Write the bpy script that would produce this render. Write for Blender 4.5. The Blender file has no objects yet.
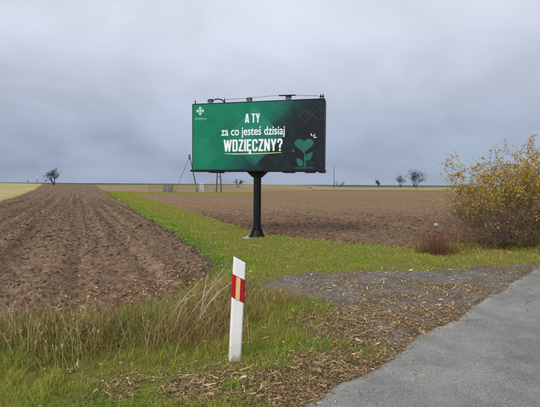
import bpy, math, random
import numpy as np
from mathutils import Vector, Matrix, Euler

R = math.radians
random.seed(7)
rng = np.random.default_rng(11)
scene = bpy.context.scene
col = scene.collection

# ------------------------------------------------------------------ camera
EYE = 1.6
cd = bpy.data.cameras.new('camera')
cam = bpy.data.objects.new('camera', cd); col.objects.link(cam)
cd.sensor_fit = 'HORIZONTAL'; cd.sensor_width = 36.0; cd.lens = 36.0 * 410 / 540
cd.clip_start = 0.05; cd.clip_end = 8000
cam.matrix_world = (Matrix.Translation((0, 0, EYE)) @ Matrix.Rotation(R(90) - math.atan(18.5 / 410), 4, 'X')
                    @ Matrix.Rotation(R(0.4), 4, 'Z'))
scene.camera = cam

# ------------------------------------------------------------------ sky + sun
SUN_DIR = Vector((-0.42, -0.66, 0.62)).normalized()
w = bpy.data.worlds.new('World'); scene.world = w; w.use_nodes = True
nt = w.node_tree; nt.nodes.clear()
def N(nt, typ, **kw):
    n = nt.nodes.new(typ)
    for k, v in kw.items():
        if k.startswith('i_'): n.inputs[k[2:].replace('_', ' ')].default_value = v
        else: setattr(n, k, v)
    return n
def ramp(nt, stops, interp='LINEAR'):
    n = nt.nodes.new('ShaderNodeValToRGB'); cr = n.color_ramp; cr.interpolation = interp
    while len(cr.elements) < len(stops): cr.elements.new(0.5)
    for e, (p, c) in zip(cr.elements, stops):
        e.position = p; e.color = tuple(c) + (1,) if len(c) == 3 else c
    return n
def math_n(nt, op, a, b=None, c=None, clamp=False):
    n = nt.nodes.new('ShaderNodeMath'); n.operation = op; n.use_clamp = clamp
    for i, v in enumerate((a, b, c)):
        if v is None: continue
        if isinstance(v, (int, float)): n.inputs[i].default_value = v
        else: nt.links.new(v, n.inputs[i])
    return n.outputs[0]
def mixc(nt, fac, a, b, mode='MIX'):
    n = nt.nodes.new('ShaderNodeMix'); n.data_type = 'RGBA'; n.blend_type = mode
    for s, v in ((n.inputs['Factor'], fac), (n.inputs['A'], a), (n.inputs['B'], b)):
        if isinstance(v, (int, float)): s.default_value = v
        elif isinstance(v, (tuple, list)): s.default_value = tuple(v) + (1,)
        else: nt.links.new(v, s)
    return n.outputs['Result']
L = nt.links.new
SKY_STRENGTH = 0.1
sky = N(nt, 'ShaderNodeTexSky', sky_type='NISHITA', sun_disc=False)
sky.sun_elevation = math.asin(SUN_DIR.z); sky.sun_rotation = math.atan2(SUN_DIR.x, SUN_DIR.y)
tc = N(nt, 'ShaderNodeTexCoord')
sep = N(nt, 'ShaderNodeSeparateXYZ'); L(tc.outputs['Generated'], sep.inputs[0])
zc = math_n(nt, 'MAXIMUM', sep.outputs[2], 0.0)
zd = math_n(nt, 'ADD', zc, 0.34)
px_ = math_n(nt, 'DIVIDE', sep.outputs[0], zd); py_ = math_n(nt, 'DIVIDE', sep.outputs[1], zd)
cmb = N(nt, 'ShaderNodeCombineXYZ'); L(px_, cmb.inputs[0]); L(py_, cmb.inputs[1])
n1 = N(nt, 'ShaderNodeTexNoise', i_Scale=0.95, i_Detail=7.0, i_Roughness=0.5, i_Distortion=0.7)
n2 = N(nt, 'ShaderNodeTexNoise', i_Scale=2.6, i_Detail=6.0, i_Roughness=0.55, i_Distortion=0.2)
L(cmb.outputs[0], n1.inputs['Vector']); L(cmb.outputs[0], n2.inputs['Vector'])
deck = ramp(nt, [(0.0, (0.365, 0.445, 0.615)), (0.04, (0.335, 0.405, 0.565)), (0.11, (0.415, 0.48, 0.625)), (0.20, (0.575, 0.62, 0.75)),
                 (0.33, (0.755, 0.795, 0.905)), (0.5, (0.85, 0.88, 0.97)), (1.0, (0.97, 1.0, 1.06))])
L(zc, deck.inputs[0])
b1 = N(nt, 'ShaderNodeMapRange'); L(n1.outputs['Fac'], b1.inputs['Value'])
b1.inputs['From Min'].default_value = 0.32; b1.inputs['From Max'].default_value = 0.68
b1.inputs['To Min'].default_value = 0.80; b1.inputs['To Max'].default_value = 1.16
b2 = N(nt, 'ShaderNodeMapRange'); L(n2.outputs['Fac'], b2.inputs['Value'])
b2.inputs['From Min'].default_value = 0.3; b2.inputs['From Max'].default_value = 0.7
b2.inputs['To Min'].default_value = 0.94; b2.inputs['To Max'].default_value = 1.06
bb = math_n(nt, 'MULTIPLY', b1.outputs[0], b2.outputs[0])
bb = math_n(nt, 'MULTIPLY', bb, 0.53 / SKY_STRENGTH)
vm = N(nt, 'ShaderNodeVectorMath', operation='SCALE'); L(deck.outputs[0], vm.inputs[0]); L(bb, vm.inputs['Scale'])
cl = mixc(nt, 0.93, sky.outputs[0], vm.outputs[0])
bg = N(nt, 'ShaderNodeBackground', i_Strength=SKY_STRENGTH); L(cl, bg.inputs[0])
wo = N(nt, 'ShaderNodeOutputWorld'); L(bg.outputs[0], wo.inputs[0])

sd = bpy.data.lights.new('sun', 'SUN'); sd.energy = 1.5; sd.angle = R(24); sd.color = (1.0, 0.96, 0.9)
so = bpy.data.objects.new('sun', sd); col.objects.link(so)
so.rotation_euler = SUN_DIR.to_track_quat('Z', 'Y').to_euler(); so.location = (-20, -30, 40)

vs = scene.view_settings
vs.view_transform = 'Standard'; vs.look = 'None'; vs.gamma = 1.0; vs.use_curve_mapping = False; vs.exposure = 0.8
scene.cycles.use_denoising = True
scene.cycles.max_bounces = 6; scene.cycles.transparent_max_bounces = 8

# ------------------------------------------------------------------ numpy helpers
_perm = np.random.default_rng(3).permutation(512)
_perm = np.concatenate([_perm, _perm, _perm])
_ga = np.random.default_rng(4).uniform(0, 2 * np.pi, 512)
def perlin(x, y, seed=0):
    x = np.asarray(x, float); y = np.asarray(y, float)
    xi = np.floor(x).astype(int); yi = np.floor(y).astype(int)
    fx = x - xi; fy = y - yi
    ux = fx * fx * fx * (fx * (fx * 6 - 15) + 10); uy = fy * fy * fy * (fy * (fy * 6 - 15) + 10)
    def g(ix, iy, dx, dy):
        a = _ga[_perm[(_perm[(ix + seed * 37) & 511] + iy) & 511]]
        return np.cos(a) * dx + np.sin(a) * dy
    a = g(xi, yi, fx, fy); b = g(xi + 1, yi, fx - 1, fy); c = g(xi, yi + 1, fx, fy - 1); d = g(xi + 1, yi + 1, fx - 1, fy - 1)
    return 1.5 * ((a + (b - a) * ux) + ((c + (d - c) * ux) - (a + (b - a) * ux)) * uy)
def fbm(x, y, o=4, seed=0, rough=0.5):
    s = 0; a = 1.0
    for i in range(o):
        s = s + a * perlin(x * 2 ** i, y * 2 ** i, seed + i); a *= rough
    return s
def sstep(a, b, x):
    t = np.clip((x - a) / (b - a), 0, 1); return t * t * (3 - 2 * t)
def poly_sdf(x, y, poly):
    """positive inside"""
    x = np.asarray(x, float); y = np.asarray(y, float)
    d = np.full(x.shape, 1e18); ins = np.zeros(x.shape, bool); n = len(poly)
    for i in range(n):
        ax, ay = poly[i]; bx, by = poly[(i + 1) % n]
        ex, ey = bx - ax, by - ay
        t = np.clip(((x - ax) * ex + (y - ay) * ey) / (ex * ex + ey * ey), 0, 1)
        d = np.minimum(d, (x - ax - t * ex) ** 2 + (y - ay - t * ey) ** 2)
        if ey != 0:
            c = ((ay > y) != (by > y)) & (x < ex * (y - ay) / ey + ax)
            ins ^= c
    d = np.sqrt(d)
    return np.where(ins, d, -d)
def mesh_np(name, V, faces_list, mat, parent=None, smooth=True, colors=None):
    """faces_list: list of int arrays (n,k)"""
    me = bpy.data.meshes.new(name)
    V = np.asarray(V, np.float32)
    me.vertices.add(len(V)); me.vertices.foreach_set('co', V.ravel())
    tot = sum(f.size for f in faces_list); nf = sum(len(f) for f in faces_list)
    me.loops.add(tot); me.polygons.add(nf)
    me.loops.foreach_set('vertex_index', np.concatenate([f.ravel() for f in faces_list]).astype(np.int32))
    ls = np.concatenate([np.full(len(f), f.shape[1]) for f in faces_list])
    st = np.concatenate([[0], np.cumsum(ls)[:-1]])
    me.polygons.foreach_set('loop_start', st.astype(np.int32))
    me.polygons.foreach_set('use_smooth', np.full(nf, smooth))
    if colors is not None:
        at = me.color_attributes.new('Col', 'FLOAT_COLOR', 'POINT')
        c = np.ones((len(V), 4), np.float32); c[:, :3] = colors
        at.data.foreach_set('color', c.ravel())
    me.update(calc_edges=True); me.validate()
    me.materials.append(mat)
    o = bpy.data.objects.new(name, me); col.objects.link(o)
    if parent: o.parent = parent
    return o
def grid_mesh(name, X, Y, Z, mat, parent=None, colors=None):
    nr, nc = X.shape
    V = np.stack([X, Y, Z], -1).reshape(-1, 3)
    i = np.arange(nr * nc).reshape(nr, nc)
    F = np.stack([i[:-1, :-1], i[:-1, 1:], i[1:, 1:], i[1:, :-1]], -1).reshape(-1, 4)
    return mesh_np(name, V, [F], mat, parent, True, None if colors is None else colors.reshape(-1, 3))
def tag(o, label=None, cat=None, group=None, kind=None):
    if label: o['label'] = label
    if cat: o['category'] = cat
    if group: o['group'] = group
    if kind: o['kind'] = kind
    return o
def empty(name, loc, rz=0):
    o = bpy.data.objects.new(name, None); col.objects.link(o); o.location = loc; o.rotation_euler = (0, 0, rz)
    o.empty_display_size = 0.1
    return o

class MB:
    """collects boxes, tubes and polygons for one mesh"""
    def __init__(s): s.v = []; s.f = []; s.c = []
    def add(s, vs, fs, c=None):
        b = len(s.v); s.v.extend(vs); s.f.extend([tuple(b + i for i in f) for f in fs])
        if c is not None: s.c.extend([c] * len(vs))
    def box(s, x0, x1, y0, y1, z0, z1, m=None):
        vs = [Vector((x, y, z)) for z in (z0, z1) for y in (y0, y1) for x in (x0, x1)]
        if m: vs = [m @ v for v in vs]
        s.add(vs, [(0, 2, 3, 1), (4, 5, 7, 6), (0, 1, 5, 4), (2, 6, 7, 3), (0, 4, 6, 2), (1, 3, 7, 5)])
    def tube(s, pts, rad, n=6, cap=True, c=None):
        pts = [Vector(p) for p in pts]
        if not hasattr(rad, '__len__'): rad = [rad] * len(pts)
        rings = []
        ref = Vector((0.31, 0.17, 0.93)) if abs((pts[-1] - pts[0]).normalized().z) < 0.9 else Vector((1, 0.1, 0))
        for i, p in enumerate(pts):
            t = (pts[min(i + 1, len(pts) - 1)] - pts[max(i - 1, 0)])
            t = t.normalized() if t.length > 1e-9 else Vector((0, 0, 1))
            a = t.cross(ref).normalized(); b = t.cross(a)
            rings.append([p + (a * math.cos(2 * math.pi * k / n) + b * math.sin(2 * math.pi * k / n)) * rad[i] for k in range(n)])
        vs = [v for r in rings for v in r]
        fs = [(i * n + k, i * n + (k + 1) % n, (i + 1) * n + (k + 1) % n, (i + 1) * n + k) for i in range(len(pts) - 1) for k in range(n)]
        if cap: fs += [tuple(range(n - 1, -1, -1)), tuple((len(pts) - 1) * n + k for k in range(n))]
        s.add(vs, fs, c)
    def prism(s, poly, y0, y1):
        """polygon in xz, extruded in y"""
        n = len(poly)
        vs = [Vector((x, y0, z)) for x, z in poly] + [Vector((x, y1, z)) for x, z in poly]
        s.add(vs, [tuple(range(n)), tuple(range(2 * n - 1, n - 1, -1))] + [(i, i + n, (i + 1) % n + n, (i + 1) % n) for i in range(n)])
    def build(s, name, mat, parent=None, smooth=False, bevel=0):
        me = bpy.data.meshes.new(name); me.from_pydata([tuple(v) for v in s.v], [], s.f)
        if s.c:
            at = me.color_attributes.new('Col', 'FLOAT_COLOR', 'POINT')
            a = np.ones((len(s.v), 4), np.float32); a[:, :3] = np.array(s.c)
            at.data.foreach_set('color', a.ravel())
        if smooth: me.polygons.foreach_set('use_smooth', [True] * len(me.polygons))
        me.update(); me.materials.append(mat)
        o = bpy.data.objects.new(name, me); col.objects.link(o)
        if parent: o.parent = parent
        if bevel:
            m = o.modifiers.new('bevel', 'BEVEL'); m.width = bevel; m.segments = 2; m.limit_method = 'ANGLE'
        return o

# ------------------------------------------------------------------ materials
def new_mat(name, rough=0.9, spec=0.3):
    m = bpy.data.materials.new(name); m.use_nodes = True
    b = m.node_tree.nodes['Principled BSDF']; b.inputs['Roughness'].default_value = rough
    b.inputs['Specular IOR Level'].default_value = spec
    return m, m.node_tree, b
def noise_n(nt, scale, detail=4, rough=0.55, vec=None, dist=0.0):
    n = N(nt, 'ShaderNodeTexNoise', i_Scale=scale, i_Detail=detail, i_Roughness=rough, i_Distortion=dist)
    if vec is None:
        t = nt.nodes.new('ShaderNodeTexCoord'); vec = t.outputs['Object']
    nt.links.new(vec, n.inputs['Vector'])
    return n.outputs['Fac']
def bump(nt, b, h, strength, dist):
    n = N(nt, 'ShaderNodeBump', i_Strength=strength, i_Distance=dist)
    nt.links.new(h, n.inputs['Height']); nt.links.new(n.outputs[0], b.inputs['Normal'])
    return n
def painted(name, c, rough=0.5, spec=0.4, var=0.15, scale=6.0, metal=0.0):
    m, nt, b = new_mat(name, rough, spec); b.inputs['Metallic'].default_value = metal
    f = noise_n(nt, scale, 6, 0.65)
    r = ramp(nt, [(0.3, [v * (1 - var) for v in c]), (0.7, [min(1, v * (1 + var)) for v in c])])
    nt.links.new(f, r.inputs[0]); nt.links.new(r.outputs[0], b.inputs['Base Color'])
    return m
def attr_mat(name, rough=0.85, spec=0.15, bump_s=0.0, bscale=60, var=0.25, vscale=25.0, transl=0.0, bdist=0.02):
    m, nt, b = new_mat(name, rough, spec)
    a = N(nt, 'ShaderNodeAttribute', attribute_name='Col')
    f = noise_n(nt, vscale, 5, 0.65)
    mr = N(nt, 'ShaderNodeMapRange'); nt.links.new(f, mr.inputs['Value'])
    mr.inputs['From Min'].default_value = 0.3; mr.inputs['From Max'].default_value = 0.7
    mr.inputs['To Min'].default_value = 1 - var; mr.inputs['To Max'].default_value = 1 + var
    vmn = N(nt, 'ShaderNodeVectorMath', operation='SCALE')
    nt.links.new(a.outputs['Color'], vmn.inputs[0]); nt.links.new(mr.outputs[0], vmn.inputs['Scale'])
    nt.links.new(vmn.outputs[0], b.inputs['Base Color'])
    if bump_s: bump(nt, b, noise_n(nt, bscale, 5, 0.6), bump_s, bdist)
    if transl:
        t = nt.nodes.new('ShaderNodeBsdfTranslucent'); nt.links.new(vmn.outputs[0], t.inputs[0])
        mx = nt.nodes.new('ShaderNodeMixShader'); mx.inputs[0].default_value = transl
        out = nt.nodes['Material Output']
        nt.links.new(b.outputs[0], mx.inputs[1]); nt.links.new(t.outputs[0], mx.inputs[2]); nt.links.new(mx.outputs[0], out.inputs[0])
    return m

M = {}
M['soil'] = attr_mat('soil', 0.95, 0.05, 1.0, 11, 0.5, 7.0, bdist=0.09)
M['clod'] = attr_mat('soil_clod', 0.95, 0.08, 0.6, 60, 0.3, 30)
M['far'] = attr_mat('far_ground', 0.95, 0.05, 0.6, 1.2, 0.22, 0.35, bdist=0.2)
M['verge'] = attr_mat('verge_soil', 0.95, 0.08, 0.7, 40, 0.35, 18)
M['grass'] = attr_mat('grass_blade', 0.7, 0.12, 0, 1, 0.12, 3.0, transl=0.3)
M['litter'] = attr_mat('dry_litter', 0.75, 0.15, 0, 1, 0.2, 40, transl=0.12)
M['stone'] = attr_mat('stone', 0.85, 0.2, 0.4, 80, 0.2, 40)
M['bark'] = attr_mat('bark', 0.9, 0.1, 0, 1, 0.2, 20)
M['leaf'] = attr_mat('leaf', 0.6, 0.2, 0, 1, 0.1, 10, transl=0.35)
M['black_steel'] = painted('black_painted_steel', (0.009, 0.009, 0.011), 0.5, 0.2, 0.25, 5)
M['dark_frame'] = painted('dark_frame', (0.014, 0.015, 0.019), 0.5, 0.2, 0.2, 5)
M['galv'] = painted('galvanised_steel', (0.30, 0.32, 0.34), 0.5, 0.5, 0.15, 8, 0.3)
M['cabinet'] = painted('grey_cabinet', (0.17, 0.19, 0.19), 0.6, 0.3, 0.1, 4)
M['pale_tank'] = painted('pale_blue_tank', (0.50, 0.60, 0.66), 0.6, 0.3, 0.1, 4)
M['pole_wood'] = painted('weathered_pole', (0.085, 0.085, 0.09), 0.85, 0.2, 0.25, 6)
M['concrete'] = painted('concrete', (0.36, 0.34, 0.30), 0.9, 0.2, 0.2, 14)
M['fence_post'] = painted('fence_concrete_post', (0.24, 0.235, 0.20), 0.85, 0.2, 0.15, 5)
M['fence_wire'] = painted('fence_wire', (0.20, 0.19, 0.15), 0.7, 0.3, 0.15, 5)
M['ink_white'] = painted('white_print', (0.80, 0.83, 0.86), 0.5, 0.3, 0.02, 3)
M['ink_pale'] = painted('pale_green_print', (0.36, 0.62, 0.50), 0.5, 0.3, 0.03, 3)
M['ink_yellow'] = painted('pale_yellow_print', (0.55, 0.58, 0.24), 0.5, 0.3, 0.05, 3)
M['ink_cream'] = painted('cream_print', (0.80, 0.70, 0.42), 0.5, 0.3, 0.03, 3)
M['ink_green'] = painted('green_print', (0.024, 0.140, 0.092), 0.5, 0.12, 0.10, 4)
M['ink_dim'] = painted('dim_green_print', (0.028, 0.095, 0.085), 0.5, 0.3, 0.05, 3)
M['lamp_glass'] = painted('lamp_glass', (0.30, 0.32, 0.35), 0.2, 0.5, 0.05, 3)

# ------------------------------------------------------------------ land plan (metres, camera foot at the origin, +y ahead)
ROAD_P = np.array((0.32, 2.92)); ROAD_D = np.array((0.699, 0.715)); ROAD_N = np.array((0.715, -0.699))
def road_in(x, y):
    d = (x - ROAD_P[0]) * ROAD_N[0] + (y - ROAD_P[1]) * ROAD_N[1]
    t = (x - ROAD_P[0]) * ROAD_D[0] + (y - ROAD_P[1]) * ROAD_D[1]
    return d + 0.055 * perlin(t * 1.3, t * 0 + 3.3, 5) + 0.03 * perlin(t * 5.0, t * 0 + 1.3, 6) + 0.012 * perlin(t * 17, t * 0 + .7, 8)
FIELD_L = [(-7.0, 3.9), (-4.2, 4.25), (-3.04, 4.6), (-2.11, 5.0), (-1.3, 5.6), (-1.15, 6.8), (-1.1, 8.1), (-1.88, 10.3), (-5.36, 18.3),
           (-15.5, 42), (-36.97, 91.8), (-112, 262), (-145, 262), (-40.4, 67.6), (-22.9, 34.7)]
FIELD_R = [(-23.0, 68.0), (-12.2, 42.0), (-4.65, 23.8), (-0.67, 13.9), (0.88, 12.0), (2.06, 11.2), (3.6, 10.5), (5.2, 11.2), (8.2, 13.9), (14, 20), (34, 40),
            (110, 120), (110, 135), (-1.5, 135), (-3.6, 75), (-20, 68.5)]
STUB_L = [(-7.2, 3.9), (-22.9, 34.7), (-40.4, 67.6), (-145, 262), (-260, 262), (-120, 60), (-60, 3.9)]
GRAVEL = [(-0.35, 6.6), (0.55, 7.38), (1.41, 7.68), (2.87, 7.85), (4.2, 8.1), (5.75, 8.5), (4.6, 7.2), (1.2, 3.75), (0.95, 4.3), (0.9, 5.1), (0.6, 5.72), (0.1, 6.05)]
def hbase(x, y):
    r = np.hypot(x, y)
    return 2.3 * sstep(120, 430, r) + 0.25 * fbm(x / 70, y / 70, 2, 21) * sstep(25, 80, r) - 3.0 * sstep(700, 2200, r)
def small(x, y): return 0.03 * fbm(x * 0.55, y * 0.55, 3, 31) * (1 - sstep(60, 120, np.hypot(x, y)))

# base ground, out to the horizon
na, nrr = 220, 120
rr = np.concatenate([[0.0], np.geomspace(2, 4200, nrr - 1)]); aa = np.linspace(0, 2 * np.pi, na)
RR, AA = np.meshgrid(rr, aa, indexing='ij'); X = RR * np.sin(AA); Y = RR * np.cos(AA)
Z = hbase(X, Y) - 0.10 - 0.5 * (1 - sstep(45, 75, RR))
nz = fbm(X / 40, Y / 9, 3, 41)[..., None]
C = np.array((0.250, 0.190, 0.098)) * (1 + 0.25 * nz)
def zone(C, mask, c): return C * (1 - mask[..., None]) + np.array(c) * mask[..., None]
C = zone(C, sstep(280, 300, RR) * sstep(-20, -5, -X - 40), (0.055, 0.085, 0.04))      # far green crop, left
C = zone(C, sstep(235, 250, RR) * sstep(20, 40, X), (0.07, 0.11, 0.045))
C = zone(C, sstep(380, 400, RR), (0.06, 0.10, 0.06))
g = grid_mesh('ground', X, Y, Z, M['far'], colors=C); tag(g, kind='structure')

def strip_grid(ys, xl, xr, nc):
    t = np.linspace(0, 1, nc)[None, :]
    Yg = np.repeat(ys[:, None], nc, 1); Xg = xl(ys)[:, None] * (1 - t) + xr(ys)[:, None] * t
    return Xg, Yg
def interp(pts):
    a = np.array(pts); return lambda y: np.interp(y, a[:, 0], a[:, 1])

# ploughed field on the left: rows run away from the road
FD = np.array((-0.47, 1.0)); FD /= np.linalg.norm(FD); FN = np.array((FD[1], -FD[0]))
def plough(x, y, s_tilth=1.0, f0=14, f1=70):
    v = x * FN[0] + y * FN[1]; u = x * FD[0] + y * FD[1]
    r = np.hypot(x, y); fine = 1 - 0.78 * sstep(f0, f1, r); mid = 1 - 0.6 * sstep(40, 140, r)
    vv = v + 0.12 * perlin(u * 0.35, v * 0.8, 50)
    z = 0.026 * np.sin(vv * 2 * np.pi / 0.62) * mid
    z = z + 0.035 * fbm(v * 0.9, u * 0.22, 3, 51) * mid
    n = fbm(v * 8.5, u * 4.2, 4, 55, 0.65)
    z = z + s_tilth * (0.021 * np.abs(n) ** 0.8 + 0.015 * n) * fine
    z = z + s_tilth * 0.03 * np.maximum(fbm(v * 3.2, u * 2.2, 2, 59) - 0.05, 0) * fine
    return z
def soil_col(x, y, a, b, seed):
    v = x * FN[0] + y * FN[1]; u = x * FD[0] + y * FD[1]
    t = np.clip(0.5 + 0.6 * fbm(v * 2.6, u * 0.04, 3, seed) + 0.4 * fbm(v * 7, u * 4, 2, seed + 5), 0, 1)[..., None]
    return np.array(a) * (1 - t) + np.array(b) * t
ys = np.geomspace(3.7, 262, 470)
X, Y = strip_grid(ys, interp([(3.7, -7.6), (34.7, -23.4), (67.6, -41), (262, -146)]),
                  interp([(3.7, -0.9), (8.1, -0.9), (10.3, -1.6), (18.3, -5.1), (42, -15.2), (91.8, -36.6), (262, -111)]), 460)
e = poly_sdf(X, Y, FIELD_L) + 0.12 * fbm(X * 1.2, Y * 1.2, 3, 61)
Z = hbase(X, Y) + small(X, Y) + plough(X, Y) + 0.03 - 0.34 * (1 - sstep(-0.12, 0.22, e)) + 0.05 * sstep(60, 100, Y)
C = soil_col(X, Y, (0.118, 0.074, 0.045), (0.248, 0.166, 0.108), 65)
far = sstep(30, 110, Y)[..., None]; C = C * (1 - far) + far * (C * 0.7 + np.array((0.175, 0.125, 0.083)) * 0.3)
plough_l = grid_mesh('plowed_field', X, Y, Z, M['soil'], colors=C); tag(plough_l, kind='structure')

# tilled field on the right, behind the billboard
ys = np.geomspace(9.6, 136, 300)
X, Y = strip_grid(ys, interp([(9.6, 0), (13.9, -1.3), (23.8, -5.2), (73, -25.5), (84, -26), (136, -26)]), interp([(9.6, 9), (13.9, 12), (40, 36), (136, 112)]), 420)
e = poly_sdf(X, Y, FIELD_R) + 0.16 * fbm(X * 1.0, Y * 1.0, 3, 71)
Z = hbase(X, Y) + small(X, Y) + plough(X, Y, 1.15, 13, 26) + 0.03 - 0.34 * (1 - sstep(-0.15, 0.25, e))
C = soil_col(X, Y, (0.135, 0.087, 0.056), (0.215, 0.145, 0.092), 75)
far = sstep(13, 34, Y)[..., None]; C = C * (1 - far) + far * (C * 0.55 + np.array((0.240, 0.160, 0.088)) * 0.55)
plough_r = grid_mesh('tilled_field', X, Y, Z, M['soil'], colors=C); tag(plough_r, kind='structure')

# pale stubble, far left
ys = np.geomspace(12, 270, 160)
X, Y = strip_grid(ys, interp([(12, -60), (60, -130), (270, -270)]), interp([(12, -10.5), (34.7, -22.6), (67.6, -40.1), (270, -148)]), 260)
Z = hbase(X, Y) + 0.04 - 0.3 * (1 - sstep(-0.2, 0.3, poly_sdf(X, Y, STUB_L)))
t = np.clip(0.5 + 0.4 * fbm(X * 0.25, Y * 0.12, 3, 81) + 0.45 * perlin((X * FN[0] + Y * FN[1]) * 0.6, (X * FD[0] + Y * FD[1]) * 0.02, 83), 0, 1)[..., None]
C = np.array((0.29, 0.26, 0.095)) * (1 - t) + np.array((0.43, 0.34, 0.18)) * t
tag(grid_mesh('stubble_field', X, Y, Z, M['far'], colors=C), kind='structure')
# pale stubble band, far right
ys = np.linspace(130.5, 236, 24)
X, Y = strip_grid(ys, interp([(130, 14), (236, 22)]), interp([(130, 130), (236, 230)]), 60)
t = np.clip(0.5 + 0.5 * fbm(X * 0.1, Y * 0.1, 3, 85), 0, 1)[..., None]
C = np.array((0.26, 0.20, 0.105)) * (1 - t) + np.array((0.31, 0.25, 0.14)) * t
tag(grid_mesh('stubble_band', X, Y, hbase(X, Y) + 0.13, M['far'], colors=C), kind='structure')

# litter density, in the plan
def blob(x, y, cx, cy, rx, ry): return np.exp(-((x - cx) / rx) ** 2 - ((y - cy) / ry) ** 2)
def litter_d(x, y):
    d = (1.0 * blob(x, y, -0.15, 3.12, 0.75, 0.30) + 1.1 * blob(x, y, 0.42, 3.45, 0.36, 0.40) + 1.0 * blob(x, y, 0.68, 4.05, 0.36, 0.55)
         + 1.1 * blob(x, y, 0.72, 4.85, 0.34, 0.36) + 1.0 * blob(x, y, 1.35, 4.75, 0.45, 0.55) + 0.9 * blob(x, y, 2.0, 5.45, 0.55, 0.5)
         + 0.7 * blob(x, y, 2.85, 6.25, 0.6, 0.4) + 0.55 * blob(x, y, -0.85, 3.12, 0.5, 0.22) + 0.35 * blob(x, y, 1.6, 6.4, 1.2, 0.6)
         + 0.4 * blob(x, y, 0.5, 2.9, 0.5, 0.3))
    d = d - 0.75 * blob(x, y, 0.2, 4.22, 0.30, 0.30) - 0.6 * blob(x, y, 0.88, 4.42, 0.13, 0.13) - 0.5 * blob(x, y, -0.1, 2.95, 0.2, 0.13)
    d = d * (0.75 + 0.9 * fbm(x * 2.6, y * 2.6, 3, 91))
    ri = road_in(x, y)
    d = d + 0.14 * blob(x, y, -0.2, 3.25, 1.4, 0.6) + 0.16 * blob(x, y, 0.5, 4.4, 0.7, 0.8)
    return np.clip(d, 0, 1.3) * (1 - sstep(-0.03, 0.12, ri) * 0.96)
def grass_ok(x, y):
    return ((poly_sdf(x, y, FIELD_L) < 0.05 + 0.12 * fbm(x * 1.2, y * 1.2, 3, 61) * -1) & (poly_sdf(x, y, FIELD_R) < 0.1)
            & (road_in(x, y) < -0.04))
def verge_z(x, y):
    return (hbase(x, y) + small(x, y) + 0.012 * fbm(x * 6, y * 6, 3, 101) * (1 - sstep(10, 25, np.hypot(x, y)))
            + 0.10 * blob(x, y, 8.5, 12.4, 3, 1.6)
            - 0.34 * sstep(0.1, 0.5, poly_sdf(x, y, FIELD_L)) - 0.34 * sstep(0.1, 0.5, poly_sdf(x, y, FIELD_R))
            - 0.35 * sstep(0.03, 0.35, road_in(x, y)) - 0.2 * sstep(0.10, 0.4, poly_sdf(x, y, GRAVEL)))
ys = np.geomspace(1.2, 97, 420)
X, Y = strip_grid(ys, interp([(1.2, -6), (5, -5), (9, -2.6), (20, -7.2), (95, -40), (97, -40)]),
                  interp([(1.2, 3), (5, 6), (9, 11), (14, 17), (19, 19), (20, 2), (26, -1), (60, -10), (66, -3.5), (97, -3)]), 330)
Z = verge_z(X, Y)
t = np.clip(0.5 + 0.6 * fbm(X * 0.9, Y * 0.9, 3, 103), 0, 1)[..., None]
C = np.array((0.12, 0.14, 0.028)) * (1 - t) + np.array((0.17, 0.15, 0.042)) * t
lm = np.clip(litter_d(X, Y) * 1.3, 0, 1)
lm = np.maximum(lm, sstep(-0.30, -0.02, road_in(X, Y)) * 0.8 * (Y < 9))
C = zone(C, lm, (0.105, 0.078, 0.048))
C = zone(C, sstep(-0.4, 0.0, poly_sdf(X, Y, FIELD_L)), (0.10, 0.075, 0.05))
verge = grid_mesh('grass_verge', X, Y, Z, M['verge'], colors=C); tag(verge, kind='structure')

# gravel turn-off
m, nt_, b = new_mat('gravel_track', 0.9, 0.15); M['gravel'] = m
f1 = noise_n(nt_, 1.6, 5, 0.6); f2 = noise_n(nt_, 34, 5, 0.7)
c1 = ramp(nt_, [(0.33, (0.120, 0.108, 0.098)), (0.45, (0.190, 0.180, 0.172)), (0.56, (0.150, 0.118, 0.086))]); nt_.links.new(f1, c1.inputs[0])
c2 = ramp(nt_, [(0.3, (0.45, 0.45, 0.45)), (0.7, (1.5, 1.5, 1.5))]); nt_.links.new(f2, c2.inputs[0])
nt_.links.new(mixc(nt_, 1.0, c1.outputs[0], c2.outputs[0], 'MULTIPLY'), b.inputs['Base Color'])
bump(nt_, b, noise_n(nt_, 45, 5, 0.65), 0.8, 0.03)
ys = np.linspace(3.5, 8.8, 210)
X, Y = strip_grid(ys, interp([(3.5, 0.7), (5.2, 0.3), (6.0, -0.4), (7.4, -0.4), (8.8, 1.0)]), interp([(3.5, 1.6), (8.8, 6.6)]), 190)
def gravel_z(x, y):
    e = poly_sdf(x, y, GRAVEL) + 0.24 * fbm(x * 2.0, y * 2.0, 4, 111, 0.6)
    return small(x, y) + 0.010 * fbm(x * 5, y * 5, 3, 113) + 0.03 * fbm(x * 0.9, y * 0.9, 2, 115) * 0.5 + 0.008 - 0.2 * (1 - sstep(-0.12, 0.12, e)) - 0.25 * sstep(0.04, 0.3, road_in(x, y))
grav = grid_mesh('gravel_track', X, Y, gravel_z(X, Y), m); tag(grav, kind='structure')

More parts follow.
